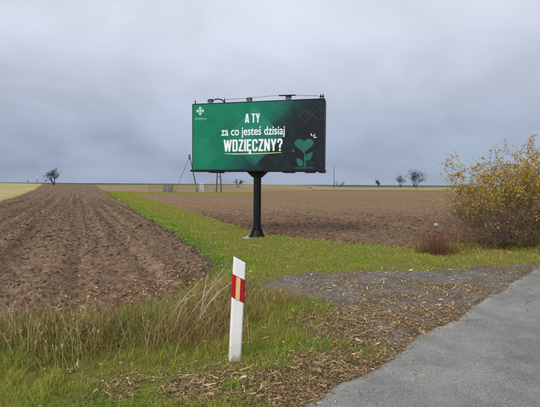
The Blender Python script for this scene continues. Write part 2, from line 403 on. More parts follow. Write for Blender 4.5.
# asphalt road
m, nt_, b = new_mat('asphalt', 0.62, 0.45); M['asphalt'] = m
f1 = noise_n(nt_, 0.9, 5, 0.6); f2 = noise_n(nt_, 85, 4, 0.8)
c1 = ramp(nt_, [(0.3, (0.158, 0.157, 0.154)), (0.7, (0.222, 0.219, 0.212))]); nt_.links.new(f1, c1.inputs[0])
c2 = ramp(nt_, [(0.30, (0.30, 0.30, 0.30)), (0.5, (1.0, 1.0, 1.0)), (0.70, (1.9, 1.9, 1.85))]); nt_.links.new(f2, c2.inputs[0])
base = mixc(nt_, 1.0, c1.outputs[0], c2.outputs[0], 'MULTIPLY')
a = N(nt_, 'ShaderNodeAttribute', attribute_name='Col')
base = mixc(nt_, 1.0, base, a.outputs['Color'], 'MULTIPLY'); tco = nt_.nodes.new('ShaderNodeTexCoord'); wn = N(nt_, 'ShaderNodeTexNoise', i_Scale=2.5, i_Detail=5.0); nt_.links.new(tco.outputs['Object'], wn.inputs['Vector'])
wm = N(nt_, 'ShaderNodeVectorMath', operation='MULTIPLY_ADD'); nt_.links.new(wn.outputs['Color'], wm.inputs[0]); wm.inputs[1].default_value = (0.5, 0.5, 0.5); nt_.links.new(tco.outputs['Object'], wm.inputs[2])
ve = N(nt_, 'ShaderNodeTexVoronoi', feature='DISTANCE_TO_EDGE', i_Scale=0.55); nt_.links.new(wm.outputs[0], ve.inputs['Vector'])
ck = math_n(nt_, 'MULTIPLY', math_n(nt_, 'LESS_THAN', ve.outputs['Distance'], 0.0035), math_n(nt_, 'GREATER_THAN', noise_n(nt_, 0.8, 2, 0.5), 0.5))
base = mixc(nt_, math_n(nt_, 'MULTIPLY', ck, 0.55), base, (0.03, 0.03, 0.03))
st = N(nt_, 'ShaderNodeMapRange'); nt_.links.new(noise_n(nt_, 3.2, 6, 0.7), st.inputs['Value']); st.inputs['From Min'].default_value = 0.35; st.inputs['From Max'].default_value = 0.65; st.inputs['To Min'].default_value = 0.82; st.inputs['To Max'].default_value = 1.15
sv = N(nt_, 'ShaderNodeVectorMath', operation='SCALE'); nt_.links.new(base, sv.inputs[0]); nt_.links.new(st.outputs[0], sv.inputs['Scale'])
nt_.links.new(sv.outputs[0], b.inputs['Base Color'])
vo = N(nt_, 'ShaderNodeTexVoronoi', i_Scale=95.0); t_ = nt_.nodes.new('ShaderNodeTexCoord'); nt_.links.new(t_.outputs['Object'], vo.inputs['Vector'])
bump(nt_, b, vo.outputs['Distance'], 0.55, 0.006)
ss = np.concatenate([np.linspace(-12, -1, 40), np.linspace(-0.95, 9, 420), np.linspace(9.2, 70, 90)])
cc = np.concatenate([np.linspace(-0.25, 0.6, 70), np.linspace(0.64, 6.0, 60)])
S, T = np.meshgrid(ss, cc, indexing='ij')
X = ROAD_P[0] + S * ROAD_D[0] + T * ROAD_N[0]; Y = ROAD_P[1] + S * ROAD_D[1] + T * ROAD_N[1]
e = road_in(X, Y)
def road_z(x, y):
    e = road_in(x, y)
    return hbase(x, y) + small(x, y) * (1 - sstep(-0.1, 0.5, e)) + 0.018 * sstep(-0.03, 0.05, e) + 0.012 * np.clip(e, 0, 3) - 0.16 * (1 - sstep(-0.10, 0.0, e)) + 0.004 * fbm(x * 1.1, y * 1.1, 2, 121)
k = 1 + 0.10 * fbm(X * 1.6, Y * 1.6, 4, 129) + 0.5 * np.exp(-((e - 0.05) / 0.05) ** 2) * (0.5 + 0.9 * np.clip(perlin(S * 1.7, S * 0 + 2.2, 123), -0.5, 1))
k = k * (1 - 0.12 * np.exp(-((e - 1.0) / 0.3) ** 2) - 0.10 * np.exp(-((e - 2.6) / 0.35) ** 2))
C = np.stack([k, k * 0.985, k * 0.95], -1)
dust = (np.clip(fbm(X * 0.8, Y * 0.8, 3, 127), 0, 1) * (1 - sstep(0.1, 1.2, e)))[..., None]
C = C * (1 - 0.6 * dust) + 0.6 * dust * np.array((1.05, 0.95, 0.80))
road = grid_mesh('road', X, Y, road_z(X, Y), m, colors=C); tag(road, kind='structure')

# ------------------------------------------------------------------ scattered growth (masses nobody could count)
def sample(bins, dens):
    """bins: (y0,y1,x0,x1); dens: function(x,y) per square metre -> points by thinning"""
    out = []
    for (y0, y1, x0, x1, dmax) in bins:
        n = int((y1 - y0) * (x1 - x0) * dmax)
        x = rng.uniform(x0, x1, n); y = rng.uniform(y0, y1, n)
        keep = rng.uniform(0, dmax, n) < dens(x, y)
        out.append(np.stack([x[keep], y[keep]], -1))
    return np.concatenate(out)
def blades(name, P, z, h, wd, lean, cb, ct, mat, parent=None, curl=1.0):
    n = len(P); az = rng.uniform(0, 2 * np.pi, n); fa = rng.uniform(0, 2 * np.pi, n)
    lx = np.cos(az) * lean * h; ly = np.sin(az) * lean * h
    sx = np.cos(fa) * wd * 0.5; sy = np.sin(fa) * wd * 0.5
    V = np.zeros((n, 5, 3)); x, y = P[:, 0], P[:, 1]
    V[:, 0] = np.stack([x - sx, y - sy, z - 0.01], -1); V[:, 1] = np.stack([x + sx, y + sy, z - 0.01], -1)
    mx, my = x + lx * 0.35, y + ly * 0.35; mz = z + h * 0.58
    V[:, 2] = np.stack([mx - sx * .8, my - sy * .8, mz], -1); V[:, 3] = np.stack([mx + sx * .8, my + sy * .8, mz], -1)
    V[:, 4] = np.stack([x + lx * (1 + 0.2 * curl), y + ly * (1 + 0.2 * curl), z + h * np.sqrt(np.clip(1 - 0.35 * lean ** 2, 0.1, 1))], -1)
    b = (np.arange(n) * 5)[:, None]
    Q = b + np.array([[0, 1, 3, 2]]); T = b + np.array([[2, 3, 4]])
    C = np.zeros((n, 5, 3)); C[:, :2] = cb[:, None]; C[:, 2:4] = ((cb + ct) * 0.5)[:, None]; C[:, 4] = ct
    return mesh_np(name, V.reshape(-1, 3), [Q, T], mat, parent, True, C.reshape(-1, 3))
def pal(t, *cols):
    t = np.clip(t, 0, 0.9999) * (len(cols) - 1); i = t.astype(int); f = (t - i)[:, None]
    c = np.array(cols); return c[i] * (1 - f) + c[i + 1] * f

GREEN = (0.160, 0.320, 0.032); YG = (0.32, 0.375, 0.046); STRAW = (0.40, 0.31, 0.115); DRY = (0.46, 0.35, 0.18); DEEP = (0.035, 0.075, 0.020)
# short grass: verge and path
def lawn_d(x, y):
    dist = np.hypot(x, y)
    d = np.clip(26000 / dist ** 1.45, 90, 6500)
    lit = litter_d(x, y)
    ok = grass_ok(x, y) & (x > -0.75 - 0.486 * y) 
    ge = poly_sdf(x, y, GRAVEL) + 0.24 * fbm(x * 2.0, y * 2.0, 4, 111, 0.6); d = d * (1 - 0.99 * sstep(-0.28, 0.10, ge))
    d = d * np.clip(1.0 - 1.05 * lit, 0.05, 1) * (0.45 + 0.7 * np.clip(0.5 + fbm(x * 1.7, y * 1.7, 3, 131) + 0.5 * fbm(x * 5.5, y * 5.5, 2, 137), 0, 1))
    d = d * (1 - 0.7 * sstep(-0.35, -0.05, road_in(x, y)) * (y < 9))
    return np.where(ok, d, 0)
bins = [(2.4, 3.4, -3.2, 1.0, 6500), (3.4, 4.6, -4.2, 1.8, 4500), (4.6, 6.5, -3.5, 3.4, 3000), (6.5, 9, -2.2, 7, 1900), (9, 12, -4, 12.5, 1100), (12, 16, -6.5, 17, 720),
        (16, 24, -9, 20, 480), (24, 40, -17, 0, 260), (40, 98, -41, -3, 130)]
P = sample(bins, lawn_d); x, y = P[:, 0], P[:, 1]; n = len(P); dist = np.hypot(x, y)
edge = sstep(-1.3, -0.1, poly_sdf(x, y, FIELD_L)) * (y > 7)               # fresh green along the ploughed edge
tall = 0.17 * blob(x, y, 8.3, 11.4, 2.6, 1.2) + 0.04 * blob(x, y, 5, 9.6, 2, .6)
h = (0.045 + 0.05 * rng.random(n) + 0.03 * edge + tall) * (0.8 + 0.6 * np.clip(fbm(x * 1.1, y * 1.1, 3, 133), -0.7, 0.9)) * np.where(y > 6.5, 0.65, 1.0)
wd = np.maximum(0.0042, 0.00105 * dist) * (0.8 + 0.5 * rng.random(n))
tone = 0.46 + 0.45 * fbm(x * 0.8, y * 0.8, 3, 135) + 0.60 * (rng.random(n) - 0.5) - 0.40 * edge + 0.10 * sstep(7, 12, y) * (1 - edge) + 0.22 * sstep(2.0, 5.0, x) * (y > 7) - 0.12 * (y < 4.7) - 0.16 * blob(x, y, -1.4, 3.0, 1.0, 0.4) 
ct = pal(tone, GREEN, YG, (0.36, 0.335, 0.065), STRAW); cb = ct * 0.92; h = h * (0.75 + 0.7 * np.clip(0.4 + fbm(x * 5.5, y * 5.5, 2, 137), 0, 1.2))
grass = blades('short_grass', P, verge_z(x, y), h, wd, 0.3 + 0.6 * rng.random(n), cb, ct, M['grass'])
tag(grass, 'short green and yellowish grass covering the verge and the grassy path', 'grass', kind='stuff')
print('lawn', n)

# rough tall grass in front of the ploughed field
def tall_m(x, y):
    return (1.0 * blob(x, y, -2.4, 4.15, 1.3, 0.42) + 1.0 * blob(x, y, -1.35, 4.35, 0.8, 0.5) + 0.9 * blob(x, y, -0.75, 4.9, 0.5, 0.75)
            + 0.75 * blob(x, y, 0.12, 5.35, 0.5, 0.45) + 0.7 * blob(x, y, -0.55, 6.0, 0.45, 0.9) + 0.5 * blob(x, y, -2.0, 3.6, 0.8, 0.3))
def tall_d(x, y):
    return np.where((poly_sdf(x, y, FIELD_L) < 0.25) & (road_in(x, y) < -0.3), 2300 * np.clip(tall_m(x, y) - 0.12, 0, 1) * (1 - 0.6 * sstep(4.05, 4.6, y) * sstep(-1.0, -1.6, x)) * (0.5 + 0.8 * np.clip(0.5 + fbm(x * 2, y * 2, 3, 141), 0, 1)), 0)
P = sample([(3.0, 8.0, -4.4, 1.0, 2900)], tall_d); x, y = P[:, 0], P[:, 1]; n = len(P)
tm = np.clip(tall_m(x, y), 0, 1.2); left = sstep(-0.9, -1.8, x)
h = (0.10 + 0.24 * rng.random(n) ** 1.3) * (0.5 + 0.6 * tm) * (1.0 - 0.25 * left) * (0.75 + 0.5 * np.clip(0.5 + fbm(x * 1.6, y * 1.6, 2, 143), 0, 1.2))
wd = 0.0035 + 0.0035 * rng.random(n)
tone = 0.47 + 0.4 * fbm(x * 1.1, y * 1.1, 3, 145) + 0.8 * (rng.random(n) - 0.5) - 0.10 * left * (y < 4.3) + 0.2 * (x > -1.2)
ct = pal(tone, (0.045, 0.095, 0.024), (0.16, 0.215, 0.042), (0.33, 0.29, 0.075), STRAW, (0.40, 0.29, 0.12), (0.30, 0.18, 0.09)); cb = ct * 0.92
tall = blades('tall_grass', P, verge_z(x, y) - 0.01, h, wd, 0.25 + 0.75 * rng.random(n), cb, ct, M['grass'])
tag(tall, 'tall rough grass and weeds between the ploughed field and the road', 'grass', kind='stuff')
print('tall', n)

# dry upright weed stems along the field edge
mb = MB()
def weed_stem(mb, x, y, h, lean, c, leafy):
    z = float(verge_z(np.array([x]), np.array([y]))[0]); a = random.uniform(0, 6.28)
    dx, dy = math.cos(a) * lean, math.sin(a) * lean; pts = []; nseg = 4
    for i in range(nseg + 1):
        t = i / nseg; pts.append((x + dx * t * t * h + random.uniform(-.006, .006), y + dy * t * t * h + random.uniform(-.006, .006), z - 0.02 + h * t * (1 - 0.25 * lean * t)))
    mb.tube(pts, [0.0032, 0.003, 0.0026, 0.002, 0.0012], 3, False, c)
    for k in range(leafy):
        t = random.uniform(0.3, 1.0); i = min(int(t * nseg), nseg - 1); p = Vector(pts[i]).lerp(Vector(pts[i + 1]), t * nseg - i)
        b = random.uniform(0, 6.28); l = random.uniform(0.02, 0.05); d = Vector((math.cos(b), math.sin(b), random.uniform(0.6, 2.5))).normalized() * l
        s = d.cross(Vector((0, 0, 1))).normalized() * l * 0.16; cc_ = tuple(v * random.uniform(0.8, 1.25) for v in c)
        mb.add([p, p + d * .5 + s, p + d, p + d * .5 - s], [(0, 1, 2, 3)], cc_)
for i in range(850):
    for _ in range(30):
        x = random.uniform(-3.6, 0.0) if i % 3 else random.uniform(-3.4, -1.6); y = random.uniform(3.4, 6.2)
        m_ = float(tall_m(np.array(x), np.array(y)))
        if float(poly_sdf(np.array([x]), np.array([y]), FIELD_L)[0]) < 0.15 and random.random() < m_ - 0.2: break
    else: continue
    t = random.random(); c = [(0.40, 0.31, 0.14), (0.19, 0.10, 0.055), (0.50, 0.39, 0.20), (0.20, 0.20, 0.055)][min(3, int(t * 4))]
    weed_stem(mb, x, y, random.uniform(0.2, 0.44) * (1.05 if x < -1.5 else 1.0), random.uniform(0.05, 0.6), c, random.choice((0, 0, 2, 5)))
o = mb.build('weed_stems', M['grass'], None); tag(o, 'thin dry upright weed stems standing in the tall grass', 'weeds', kind='stuff')

# maize litter
def litter(name, P, zf, l, wd, cols, lift, parent=None, up=0.25):
    n = len(P); az = rng.uniform(0, 2 * np.pi, n); K = 4
    bend = rng.normal(0, 0.45, n); arch = rng.uniform(-0.05, 0.10, n) * l; tilt = rng.normal(0, up, n); tw = rng.uniform(-1.1, 1.1, n); ro = rng.normal(0, 0.45, n)
    V = np.zeros((n, K, 2, 3)); cx = np.zeros(n); cy = np.zeros(n); jit = rng.uniform(0.55, 1.35, (n, K, 2))
    for k in range(K):
        t = k / (K - 1); ang = az + bend * (t - 0.5)
        if k: cx = cx + np.cos(ang) * l / (K - 1); cy = cy + np.sin(ang) * l / (K - 1)
        px = P[:, 0] + cx; py = P[:, 1] + cy
        zz = lift + arch * np.sin(np.pi * t) + np.abs(tilt) * l * t
        wk = wd * (0.55 + 0.45 * math.sin(math.pi * (0.15 + 0.75 * t))) * 0.5; r_ = ro + tw * (t - .5)
        ox = -np.sin(ang) * np.cos(r_) * wk; oy = np.cos(ang) * np.cos(r_) * wk; oz = np.sin(r_) * wk
        ja, jb = jit[:, k, 0], jit[:, k, 1]
        V[:, k, 0] = np.stack([px - ox * ja, py - oy * ja, zz - oz * ja], -1); V[:, k, 1] = np.stack([px + ox * jb, py + oy * jb, zz + oz * jb], -1)
    V[..., 2] += zf(V[:, :, :, 0], V[:, :, :, 1])
    b = (np.arange(n) * K * 2)[:, None]
    Q = np.concatenate([b + np.array([[2 * k, 2 * k + 1, 2 * k + 3, 2 * k + 2]]) for k in range(K - 1)])
    C = np.repeat(cols[:, None], K * 2, 1)
    return mesh_np(name, V.reshape(-1, 3), [Q], M['litter'], parent, True, C.reshape(-1, 3))
def top_z(x, y): return np.maximum(np.maximum(verge_z(x, y), np.where((x > -1) & (y > 3.4) & (y < 8.9), gravel_z(x, y), -9)), road_z(x, y))
P = sample([(2.6, 4.2, -2.2, 1.6, 5200), (4.2, 7.6, -1.2, 4.6, 3800)], lambda x, y: 4400 * np.clip(litter_d(x, y), 0, 1) ** 1.3 * np.clip(4.2 / np.hypot(x, y), .45, 1.1))
n = len(P)
l = 0.012 + 0.10 * rng.random(n) ** 4; wd = 0.003 + 0.010 * rng.random(n) ** 2.5
LT = [(0.085, 0.05, 0.025), (0.20, 0.123, 0.058), (0.35, 0.23, 0.11), (0.50, 0.37, 0.19), (0.68, 0.56, 0.34)]
cols = pal(np.clip(rng.beta(1.5, 1.75, n), 0, 1), *LT) * rng.uniform(0.85, 1.15, (n, 3)) ** 0.5
lt = litter('maize_litter', P, top_z, l, wd, cols, 0.004 + 0.03 * rng.random(n) ** 2, up=0.18)
tag(lt, 'brown and straw-coloured maize leaf litter strewn along the road edge', 'leaf litter', kind='stuff')
print('litter', n)
def chaff_d(x, y):
    d = 1.0 * np.clip(litter_d(x, y) * 1.6, 0, 1) + 0.5 * sstep(-0.25, 0.15, poly_sdf(x, y, GRAVEL)) * np.clip(0.45 + fbm(x * 1.3, y * 1.3, 3, 95), 0, 1) + 0.5 * sstep(-0.5, -0.1, road_in(x, y)) * (y < 8)
    return d * (1 - 0.985 * sstep(-0.04, 0.12, road_in(x, y))) * 3600 * np.clip(4.0 / np.hypot(x, y), .4, 1.1)
P = sample([(2.6, 4.2, -2.2, 1.6, 4000), (4.2, 8.4, -1.2, 5.6, 3600)], lambda x, y: np.clip(chaff_d(x, y), 0, 4000)); n = len(P)
cols = pal(np.clip(rng.beta(1.5, 2.4, n), 0, 1), *LT)
o = litter('maize_chaff', P, top_z, 0.008 + 0.034 * rng.random(n) ** 2, 0.004 + 0.008 * rng.random(n) ** 2, cols, 0.002 + 0.006 * rng.random(n), up=0.15)
tag(o, 'fine brown chaff of broken maize leaves on the gravel and road edge', 'leaf litter', kind='stuff')
# thin scatter: gravel, verge, soil
P2 = sample([(3, 9, -3.5, 7, 70), (9, 16, -3, 12, 12)], lambda x, y: np.where(road_in(x, y) < 0.02, 14 + 60 * (poly_sdf(x, y, GRAVEL) > 0), 0.5) * np.clip(5 / np.hypot(x, y), .2, 1) * (poly_sdf(x, y, FIELD_L) < 0))
e2 = []
for a_, b_ in zip(FIELD_L[6:9], FIELD_L[7:10]):
    k_ = int(math.dist(a_, b_) * 14); t = rng.random(k_)[:, None]
    e2.append(np.array(a_) * (1 - t) + np.array(b_) * t + rng.normal(0, 0.18, (k_, 2)))
P2 = np.concatenate([P2] + e2); n = len(P2); r_ = np.hypot(P2[:, 0], P2[:, 1])
cols = pal(np.clip(0.35 + 0.65 * rng.random(n), 0, 1), *LT)
def open_z(x, y): return np.maximum(top_z(x, y), verge_z(x, y) + 0.03 * (road_in(x, y) < -0.1) * (poly_sdf(x, y, GRAVEL) < 0))
l2 = litter('fallen_leaves', P2, open_z, (0.02 + 0.06 * rng.random(n) ** 2) * (1 + r_ / 24), (0.006 + 0.012 * rng.random(n)) * (1 + r_ / 24), cols, 0.006 + 0.012 * rng.random(n))
tag(l2, 'thinly scattered pale fallen leaves on the grass and gravel', 'leaf litter', kind='stuff')
def field_z(x, y): return hbase(x, y) + small(x, y) + plough(x, y) + 0.03
P3 = sample([(4.3, 9, -6, -1.0, 460), (9, 22, -14, -2, 7)], lambda x, y: np.where(poly_sdf(x, y, FIELD_L) > -0.05, 8 + 18 * np.clip(1 - poly_sdf(x, y, FIELD_L) / 1.5, 0, 1) + 420 * blob(x, y, -1.8, 6.0, 0.75, 0.9) + 200 * blob(x, y, -1.4, 7.4, 0.4, 0.8), 0))
n = len(P3); r_ = np.hypot(P3[:, 0], P3[:, 1]); cols = pal(0.15 + 0.7 * rng.random(n), *LT); red = (rng.random(n) < 0.35) & (r_ < 9); cols[red] = np.array((0.16, 0.065, 0.035)) * (0.6 + 0.8 * rng.random(red.sum()))[:, None]
l3 = litter('crop_residue', P3, field_z, (0.02 + 0.09 * rng.random(n) ** 2.5) * (1 + r_ / 30), (0.005 + 0.010 * rng.random(n)) * (1 + r_ / 30), cols, 0.01 + 0.01 * rng.random(n), parent=plough_l)
tag(l3, kind='stuff')

# loose clods and gravel stones
ICO_V = []
t_ = (1 + 5 ** .5) / 2
ICO_V = np.array([(-1, t_, 0), (1, t_, 0), (-1, -t_, 0), (1, -t_, 0), (0, -1, t_), (0, 1, t_), (0, -1, -t_), (0, 1, -t_), (t_, 0, -1), (t_, 0, 1), (-t_, 0, -1), (-t_, 0, 1)]) / 1.9
ICO_F = np.array([(0, 11, 5), (0, 5, 1), (0, 1, 7), (0, 7, 10), (0, 10, 11), (1, 5, 9), (5, 11, 4), (11, 10, 2), (10, 7, 6), (7, 1, 8), (3, 9, 4), (3, 4, 2), (3, 2, 6), (3, 6, 8), (3, 8, 9), (4, 9, 5), (2, 4, 11), (6, 2, 10), (8, 6, 7), (9, 8, 1)])
def lumps(name, P, z, s, cols, mat, parent=None, smooth=False):
    n = len(P); V = np.repeat(ICO_V[None], n, 0) * (1 + 0.32 * rng.normal(size=(n, 12, 1)))
    a = rng.uniform(0, 6.28, n); c_, s_ = np.cos(a)[:, None], np.sin(a)[:, None]
    V = V * s[:, None, None] * np.stack([1 + .4 * rng.random(n), 0.7 + .3 * rng.random(n), .55 + .35 * rng.random(n)], -1)[:, None]
    V = np.stack([V[..., 0] * c_ - V[..., 1] * s_, V[..., 0] * s_ + V[..., 1] * c_, V[..., 2]], -1)
    V += np.stack([P[:, 0], P[:, 1], z + s * 0.2], -1)[:, None]
    F = (np.arange(n) * 12)[:, None, None] + ICO_F[None]
    return mesh_np(name, V.reshape(-1, 3), [F.reshape(-1, 3)], mat, parent, smooth, np.repeat(cols[:, None], 12, 1).reshape(-1, 3))
P = sample([(4.2, 7, -7, -1.1, 420), (7, 12, -9, -1.1, 210), (12, 24, -17, -2, 90), (24, 70, -42, -6, 22)], lambda x, y: np.where(poly_sdf(x, y, FIELD_L) > 0.05, np.clip(2600 / np.hypot(x, y) ** 1.35, 0, 400) * (1 - sstep(20, 68, y)), 0))
n = len(P); s = (0.006 + 0.026 * rng.random(n) ** 4) * np.clip(np.hypot(P[:, 0], P[:, 1]) / 8, 0.85, 1.8)
o = lumps('soil_clods', P, field_z(P[:, 0], P[:, 1]), s, pal(rng.random(n), (0.08, 0.055, 0.038), (0.22, 0.158, 0.11)), M['clod'], plough_l); tag(o, kind='stuff')
def field_rz(x, y): return hbase(x, y) + small(x, y) + plough(x, y, 1.15, 13, 26) + 0.03
P = sample([(10.5, 14, -2, 9, 110), (14, 30, -8, 22, 55)], lambda x, y: np.where(poly_sdf(x, y, FIELD_R) > 0.05, 110 * (1 - sstep(12, 28, y)) ** 2, 0))
n = len(P); s = (0.010 + 0.036 * rng.random(n) ** 3) * np.clip(np.hypot(P[:, 0], P[:, 1]) / 14, 0.85, 2.5)
o = lumps('soil_clods', P, field_rz(P[:, 0], P[:, 1]), s, pal(rng.random(n), (0.11, 0.075, 0.05), (0.22, 0.15, 0.10)), M['clod'], plough_r); tag(o, kind='stuff')
P = sample([(3.6, 8.8, -0.5, 6.4, 420)], lambda x, y: np.where((poly_sdf(x, y, GRAVEL) > -0.1) & (road_in(x, y) < 0.08), 260, 4.0 * (road_in(x, y) > 0) * (road_in(x, y) < .6)))
n = len(P); s = 0.003 + 0.010 * rng.random(n) ** 3
o = lumps('gravel_stones', P, top_z(P[:, 0], P[:, 1]), s, pal(rng.random(n), (0.08, 0.075, 0.07), (0.17, 0.155, 0.14), (0.30, 0.27, 0.23)), M['stone'], grav); tag(o, kind='stuff')

# ------------------------------------------------------------------ billboard
BW, BH, BZ, YAW = 4.09, 2.06, 2.03, R(-13.8)
bb_ = empty('billboard', (-0.39, 12.55, 0.0), YAW)
tag(bb_, 'large green and black advertising billboard on a single black column', 'billboard')
bb_.location.z = float(verge_z(np.array([-0.39]), np.array([12.55]))[0])
dz = BZ - bb_.location.z; D = 0.20        # half depth of the sign box
# poster with printed gradient
m, nt_, b = new_mat('poster_print', 0.5, 0.12)
t_ = nt_.nodes.new('ShaderNodeTexCoord'); sp = nt_.nodes.new('ShaderNodeSeparateXYZ'); nt_.links.new(t_.outputs['Generated'], sp.inputs[0])
U, V_ = sp.outputs[0], sp.outputs[2]
smoke = noise_n(nt_, 2.2, 5, 0.55, t_.outputs['Object'], 0.6)
# dark side comes in from the right and along the lower middle
fac = math_n(nt_, 'ADD', math_n(nt_, 'MULTIPLY', U, 1.9), math_n(nt_, 'MULTIPLY', V_, -0.66))
fac = math_n(nt_, 'ADD', fac, math_n(nt_, 'MULTIPLY', smoke, 0.55)); fac = math_n(nt_, 'SUBTRACT', fac, 0.46)
gr = ramp(nt_, [(0.0, (0.006, 0.195, 0.105)), (0.28, (0.007, 0.170, 0.098)), (0.50, (0.010, 0.095, 0.070)), (0.72, (0.013, 0.032, 0.036)), (0.90, (0.014, 0.017, 0.024))])
nt_.links.new(fac, gr.inputs[0])
def diamond(cu, cv, ru, rv):
    a = math_n(nt_, 'DIVIDE', math_n(nt_, 'ABSOLUTE', math_n(nt_, 'SUBTRACT', U, cu)), ru)
    c = math_n(nt_, 'DIVIDE', math_n(nt_, 'ABSOLUTE', math_n(nt_, 'SUBTRACT', V_, cv)), rv)
    return math_n(nt_, 'ADD', a, c)
d1 = math_n(nt_, 'LESS_THAN', diamond(0.49, 0.49, 0.225, 0.44), 1.0)
c_ = mixc(nt_, math_n(nt_, 'MULTIPLY', d1, 0.42), gr.outputs[0], (0.030, 0.30, 0.215))
d2 = diamond(0.62, 0.98, 0.17, 0.34); c_ = mixc(nt_, math_n(nt_, 'MULTIPLY', math_n(nt_, 'LESS_THAN', d2, 1.0), 0.30), c_, (0.012, 0.17, 0.12))
for (cu, cv, q) in ((0.875, 0.77, 0.052), (0.97, 0.79, 0.052)):
    dd = diamond(cu, cv, q, q * 2); ring = math_n(nt_, 'MULTIPLY', math_n(nt_, 'GREATER_THAN', dd, 0.78), math_n(nt_, 'LESS_THAN', dd, 1.0))
    c_ = mixc(nt_, math_n(nt_, 'MULTIPLY', ring, 0.25), c_, (0.03, 0.12, 0.11))
d3 = math_n(nt_, 'LESS_THAN', diamond(0.40, -0.02, 0.17, 0.33), 1.0); c_ = mixc(nt_, math_n(nt_, 'MULTIPLY', d3, math_n(nt_, 'MULTIPLY', smoke, 0.75)), c_, (0.018, 0.05, 0.052))
d4 = math_n(nt_, 'LESS_THAN', diamond(0.28, 0.42, 0.16, 0.32), 1.0); c_ = mixc(nt_, math_n(nt_, 'MULTIPLY', d4, 0.22), c_, (0.010, 0.11, 0.075))
for su in (0.335, 0.668):
    sl = math_n(nt_, 'LESS_THAN', math_n(nt_, 'ABSOLUTE', math_n(nt_, 'SUBTRACT', U, su)), 0.0014); c_ = mixc(nt_, math_n(nt_, 'MULTIPLY', sl, 0.3), c_, (0.01, 0.03, 0.025))
sm2 = noise_n(nt_, 1.3, 6, 0.6, t_.outputs['Object'], 1.2)
c_ = mixc(nt_, math_n(nt_, 'MULTIPLY', math_n(nt_, 'SUBTRACT', sm2, 0.45, None, True), 1.6, None, True), c_, (0.012, 0.075, 0.060))
bump(nt_, b, noise_n(nt_, 1.1, 3, 0.5, t_.outputs['Object'], 0.5), 0.25, 0.05)
# fine lattice lower left
lat = math_n(nt_, 'GREATER_THAN', math_n(nt_, 'ABSOLUTE', math_n(nt_, 'SINE', math_n(nt_, 'MULTIPLY', math_n(nt_, 'ADD', math_n(nt_, 'MULTIPLY', U, 2.0), V_), 75))), 0.93)
lat2 = math_n(nt_, 'GREATER_THAN', math_n(nt_, 'ABSOLUTE', math_n(nt_, 'SINE', math_n(nt_, 'MULTIPLY', math_n(nt_, 'SUBTRACT', math_n(nt_, 'MULTIPLY', U, 2.0), V_), 75))), 0.93)
lf = math_n(nt_, 'MULTIPLY', math_n(nt_, 'MAXIMUM', lat, lat2), math_n(nt_, 'LESS_THAN', diamond(0.10, 0.26, 0.13, 0.26), 1.0))
c_ = mixc(nt_, math_n(nt_, 'MULTIPLY', lf, 0.22), c_, (0.05, 0.36, 0.24))
nt_.links.new(c_, b.inputs['Base Color'])
mb = MB(); mb.box(-BW / 2 + 0.012, BW / 2 - 0.035, -D - 0.012, -D, dz + 0.035, dz + BH - 0.02); poster = mb.build('poster', m, bb_)
PW, PH = BW - 0.047, BH - 0.055; PX, PZ = -BW / 2 + 0.012, dz + 0.035; PY = -D - 0.012
def up(u, v): return PX + u * PW, PZ + v * PH
# sign box and frame
mb = MB(); mb.box(-BW / 2 + 0.03, BW / 2 - 0.03, -D, D, dz + 0.04, dz + BH - 0.03); mb.build('sign_box', M['dark_frame'], bb_)
f = MB(); f.box(-BW / 2 - 0.004, -BW / 2 + 0.012, -D - 0.02, D + 0.02, dz + 0.03, dz + BH - 0.018); f.build('frame_rail', M['black_steel'], bb_)
f = MB(); f.box(BW / 2 - 0.035, BW / 2, -D - 0.02, D + 0.02, dz + 0.03, dz + BH - 0.018); f.build('frame_rail', M['black_steel'], bb_, bevel=0.006)
f = MB(); f.box(-BW / 2 - 0.004, BW / 2, -D - 0.02, D + 0.02, dz + BH - 0.018, dz + BH + 0.004); f.build('frame_rail', M['black_steel'], bb_, bevel=0.004)
f = MB(); f.box(-BW / 2 - 0.06, BW / 2 + 0.02, -D - 0.06, D + 0.06, dz - 0.03, dz + 0.03); f.build('bottom_beam', M['black_steel'], bb_, bevel=0.006)
for cx_, wdt in ((-1.32, 0.34), (0.98, 0.30), (1.62, 0.26), (1.98, .16)):
    f = MB(); f.box(cx_ - wdt / 2, cx_ + wdt / 2, -D - 0.05, D + 0.05, dz - 0.065, dz - 0.03); f.build('bottom_bracket', M['black_steel'], bb_)
# column
mb = MB(); n8 = 12
mb.tube([(0, 0, 0.0), (0, 0, dz - 0.03)], 0.118, 12); mb.build('column', M['black_steel'], bb_, smooth=False)
mb = MB()
def frus(z0, z1, a0, b0, a1, b1):
    vs_ = [Vector((sx * a0, sy * b0, z0)) for sx, sy in ((-1, -1), (1, -1), (1, 1), (-1, 1))] + [Vector((sx * a1, sy * b1, z1)) for sx, sy in ((-1, -1), (1, -1), (1, 1), (-1, 1))]
    mb.add(vs_, [(3, 2, 1, 0), (4, 5, 6, 7), (0, 1, 5, 4), (1, 2, 6, 5), (2, 3, 7, 6), (3, 0, 4, 7)])
frus(dz - 0.20, dz - 0.03, 0.12, 0.125, 0.29, 0.2); mb.build('column_head', M['black_steel'], bb_)
for k in range(8):
    mb = MB(); a = k * math.pi / 4 + 0.2
    mt = Matrix.Rotation(a, 4, 'Z')
    vs_ = [mt @ Vector(p) for p in ((0.10, -0.008, 0.03), (0.225, -0.008, 0.03), (0.125, -0.008, 0.30), (0.10, -0.008, 0.30), (0.10, 0.008, 0.03), (0.225, 0.008, 0.03), (0.125, 0.008, 0.30), (0.10, 0.008, 0.30))]
    mb.add(vs_, [(0, 1, 2, 3), (7, 6, 5, 4), (0, 4, 5, 1), (1, 5, 6, 2), (2, 6, 7, 3), (3, 7, 4, 0)]); mb.build('base_gusset', M['black_steel'], bb_)
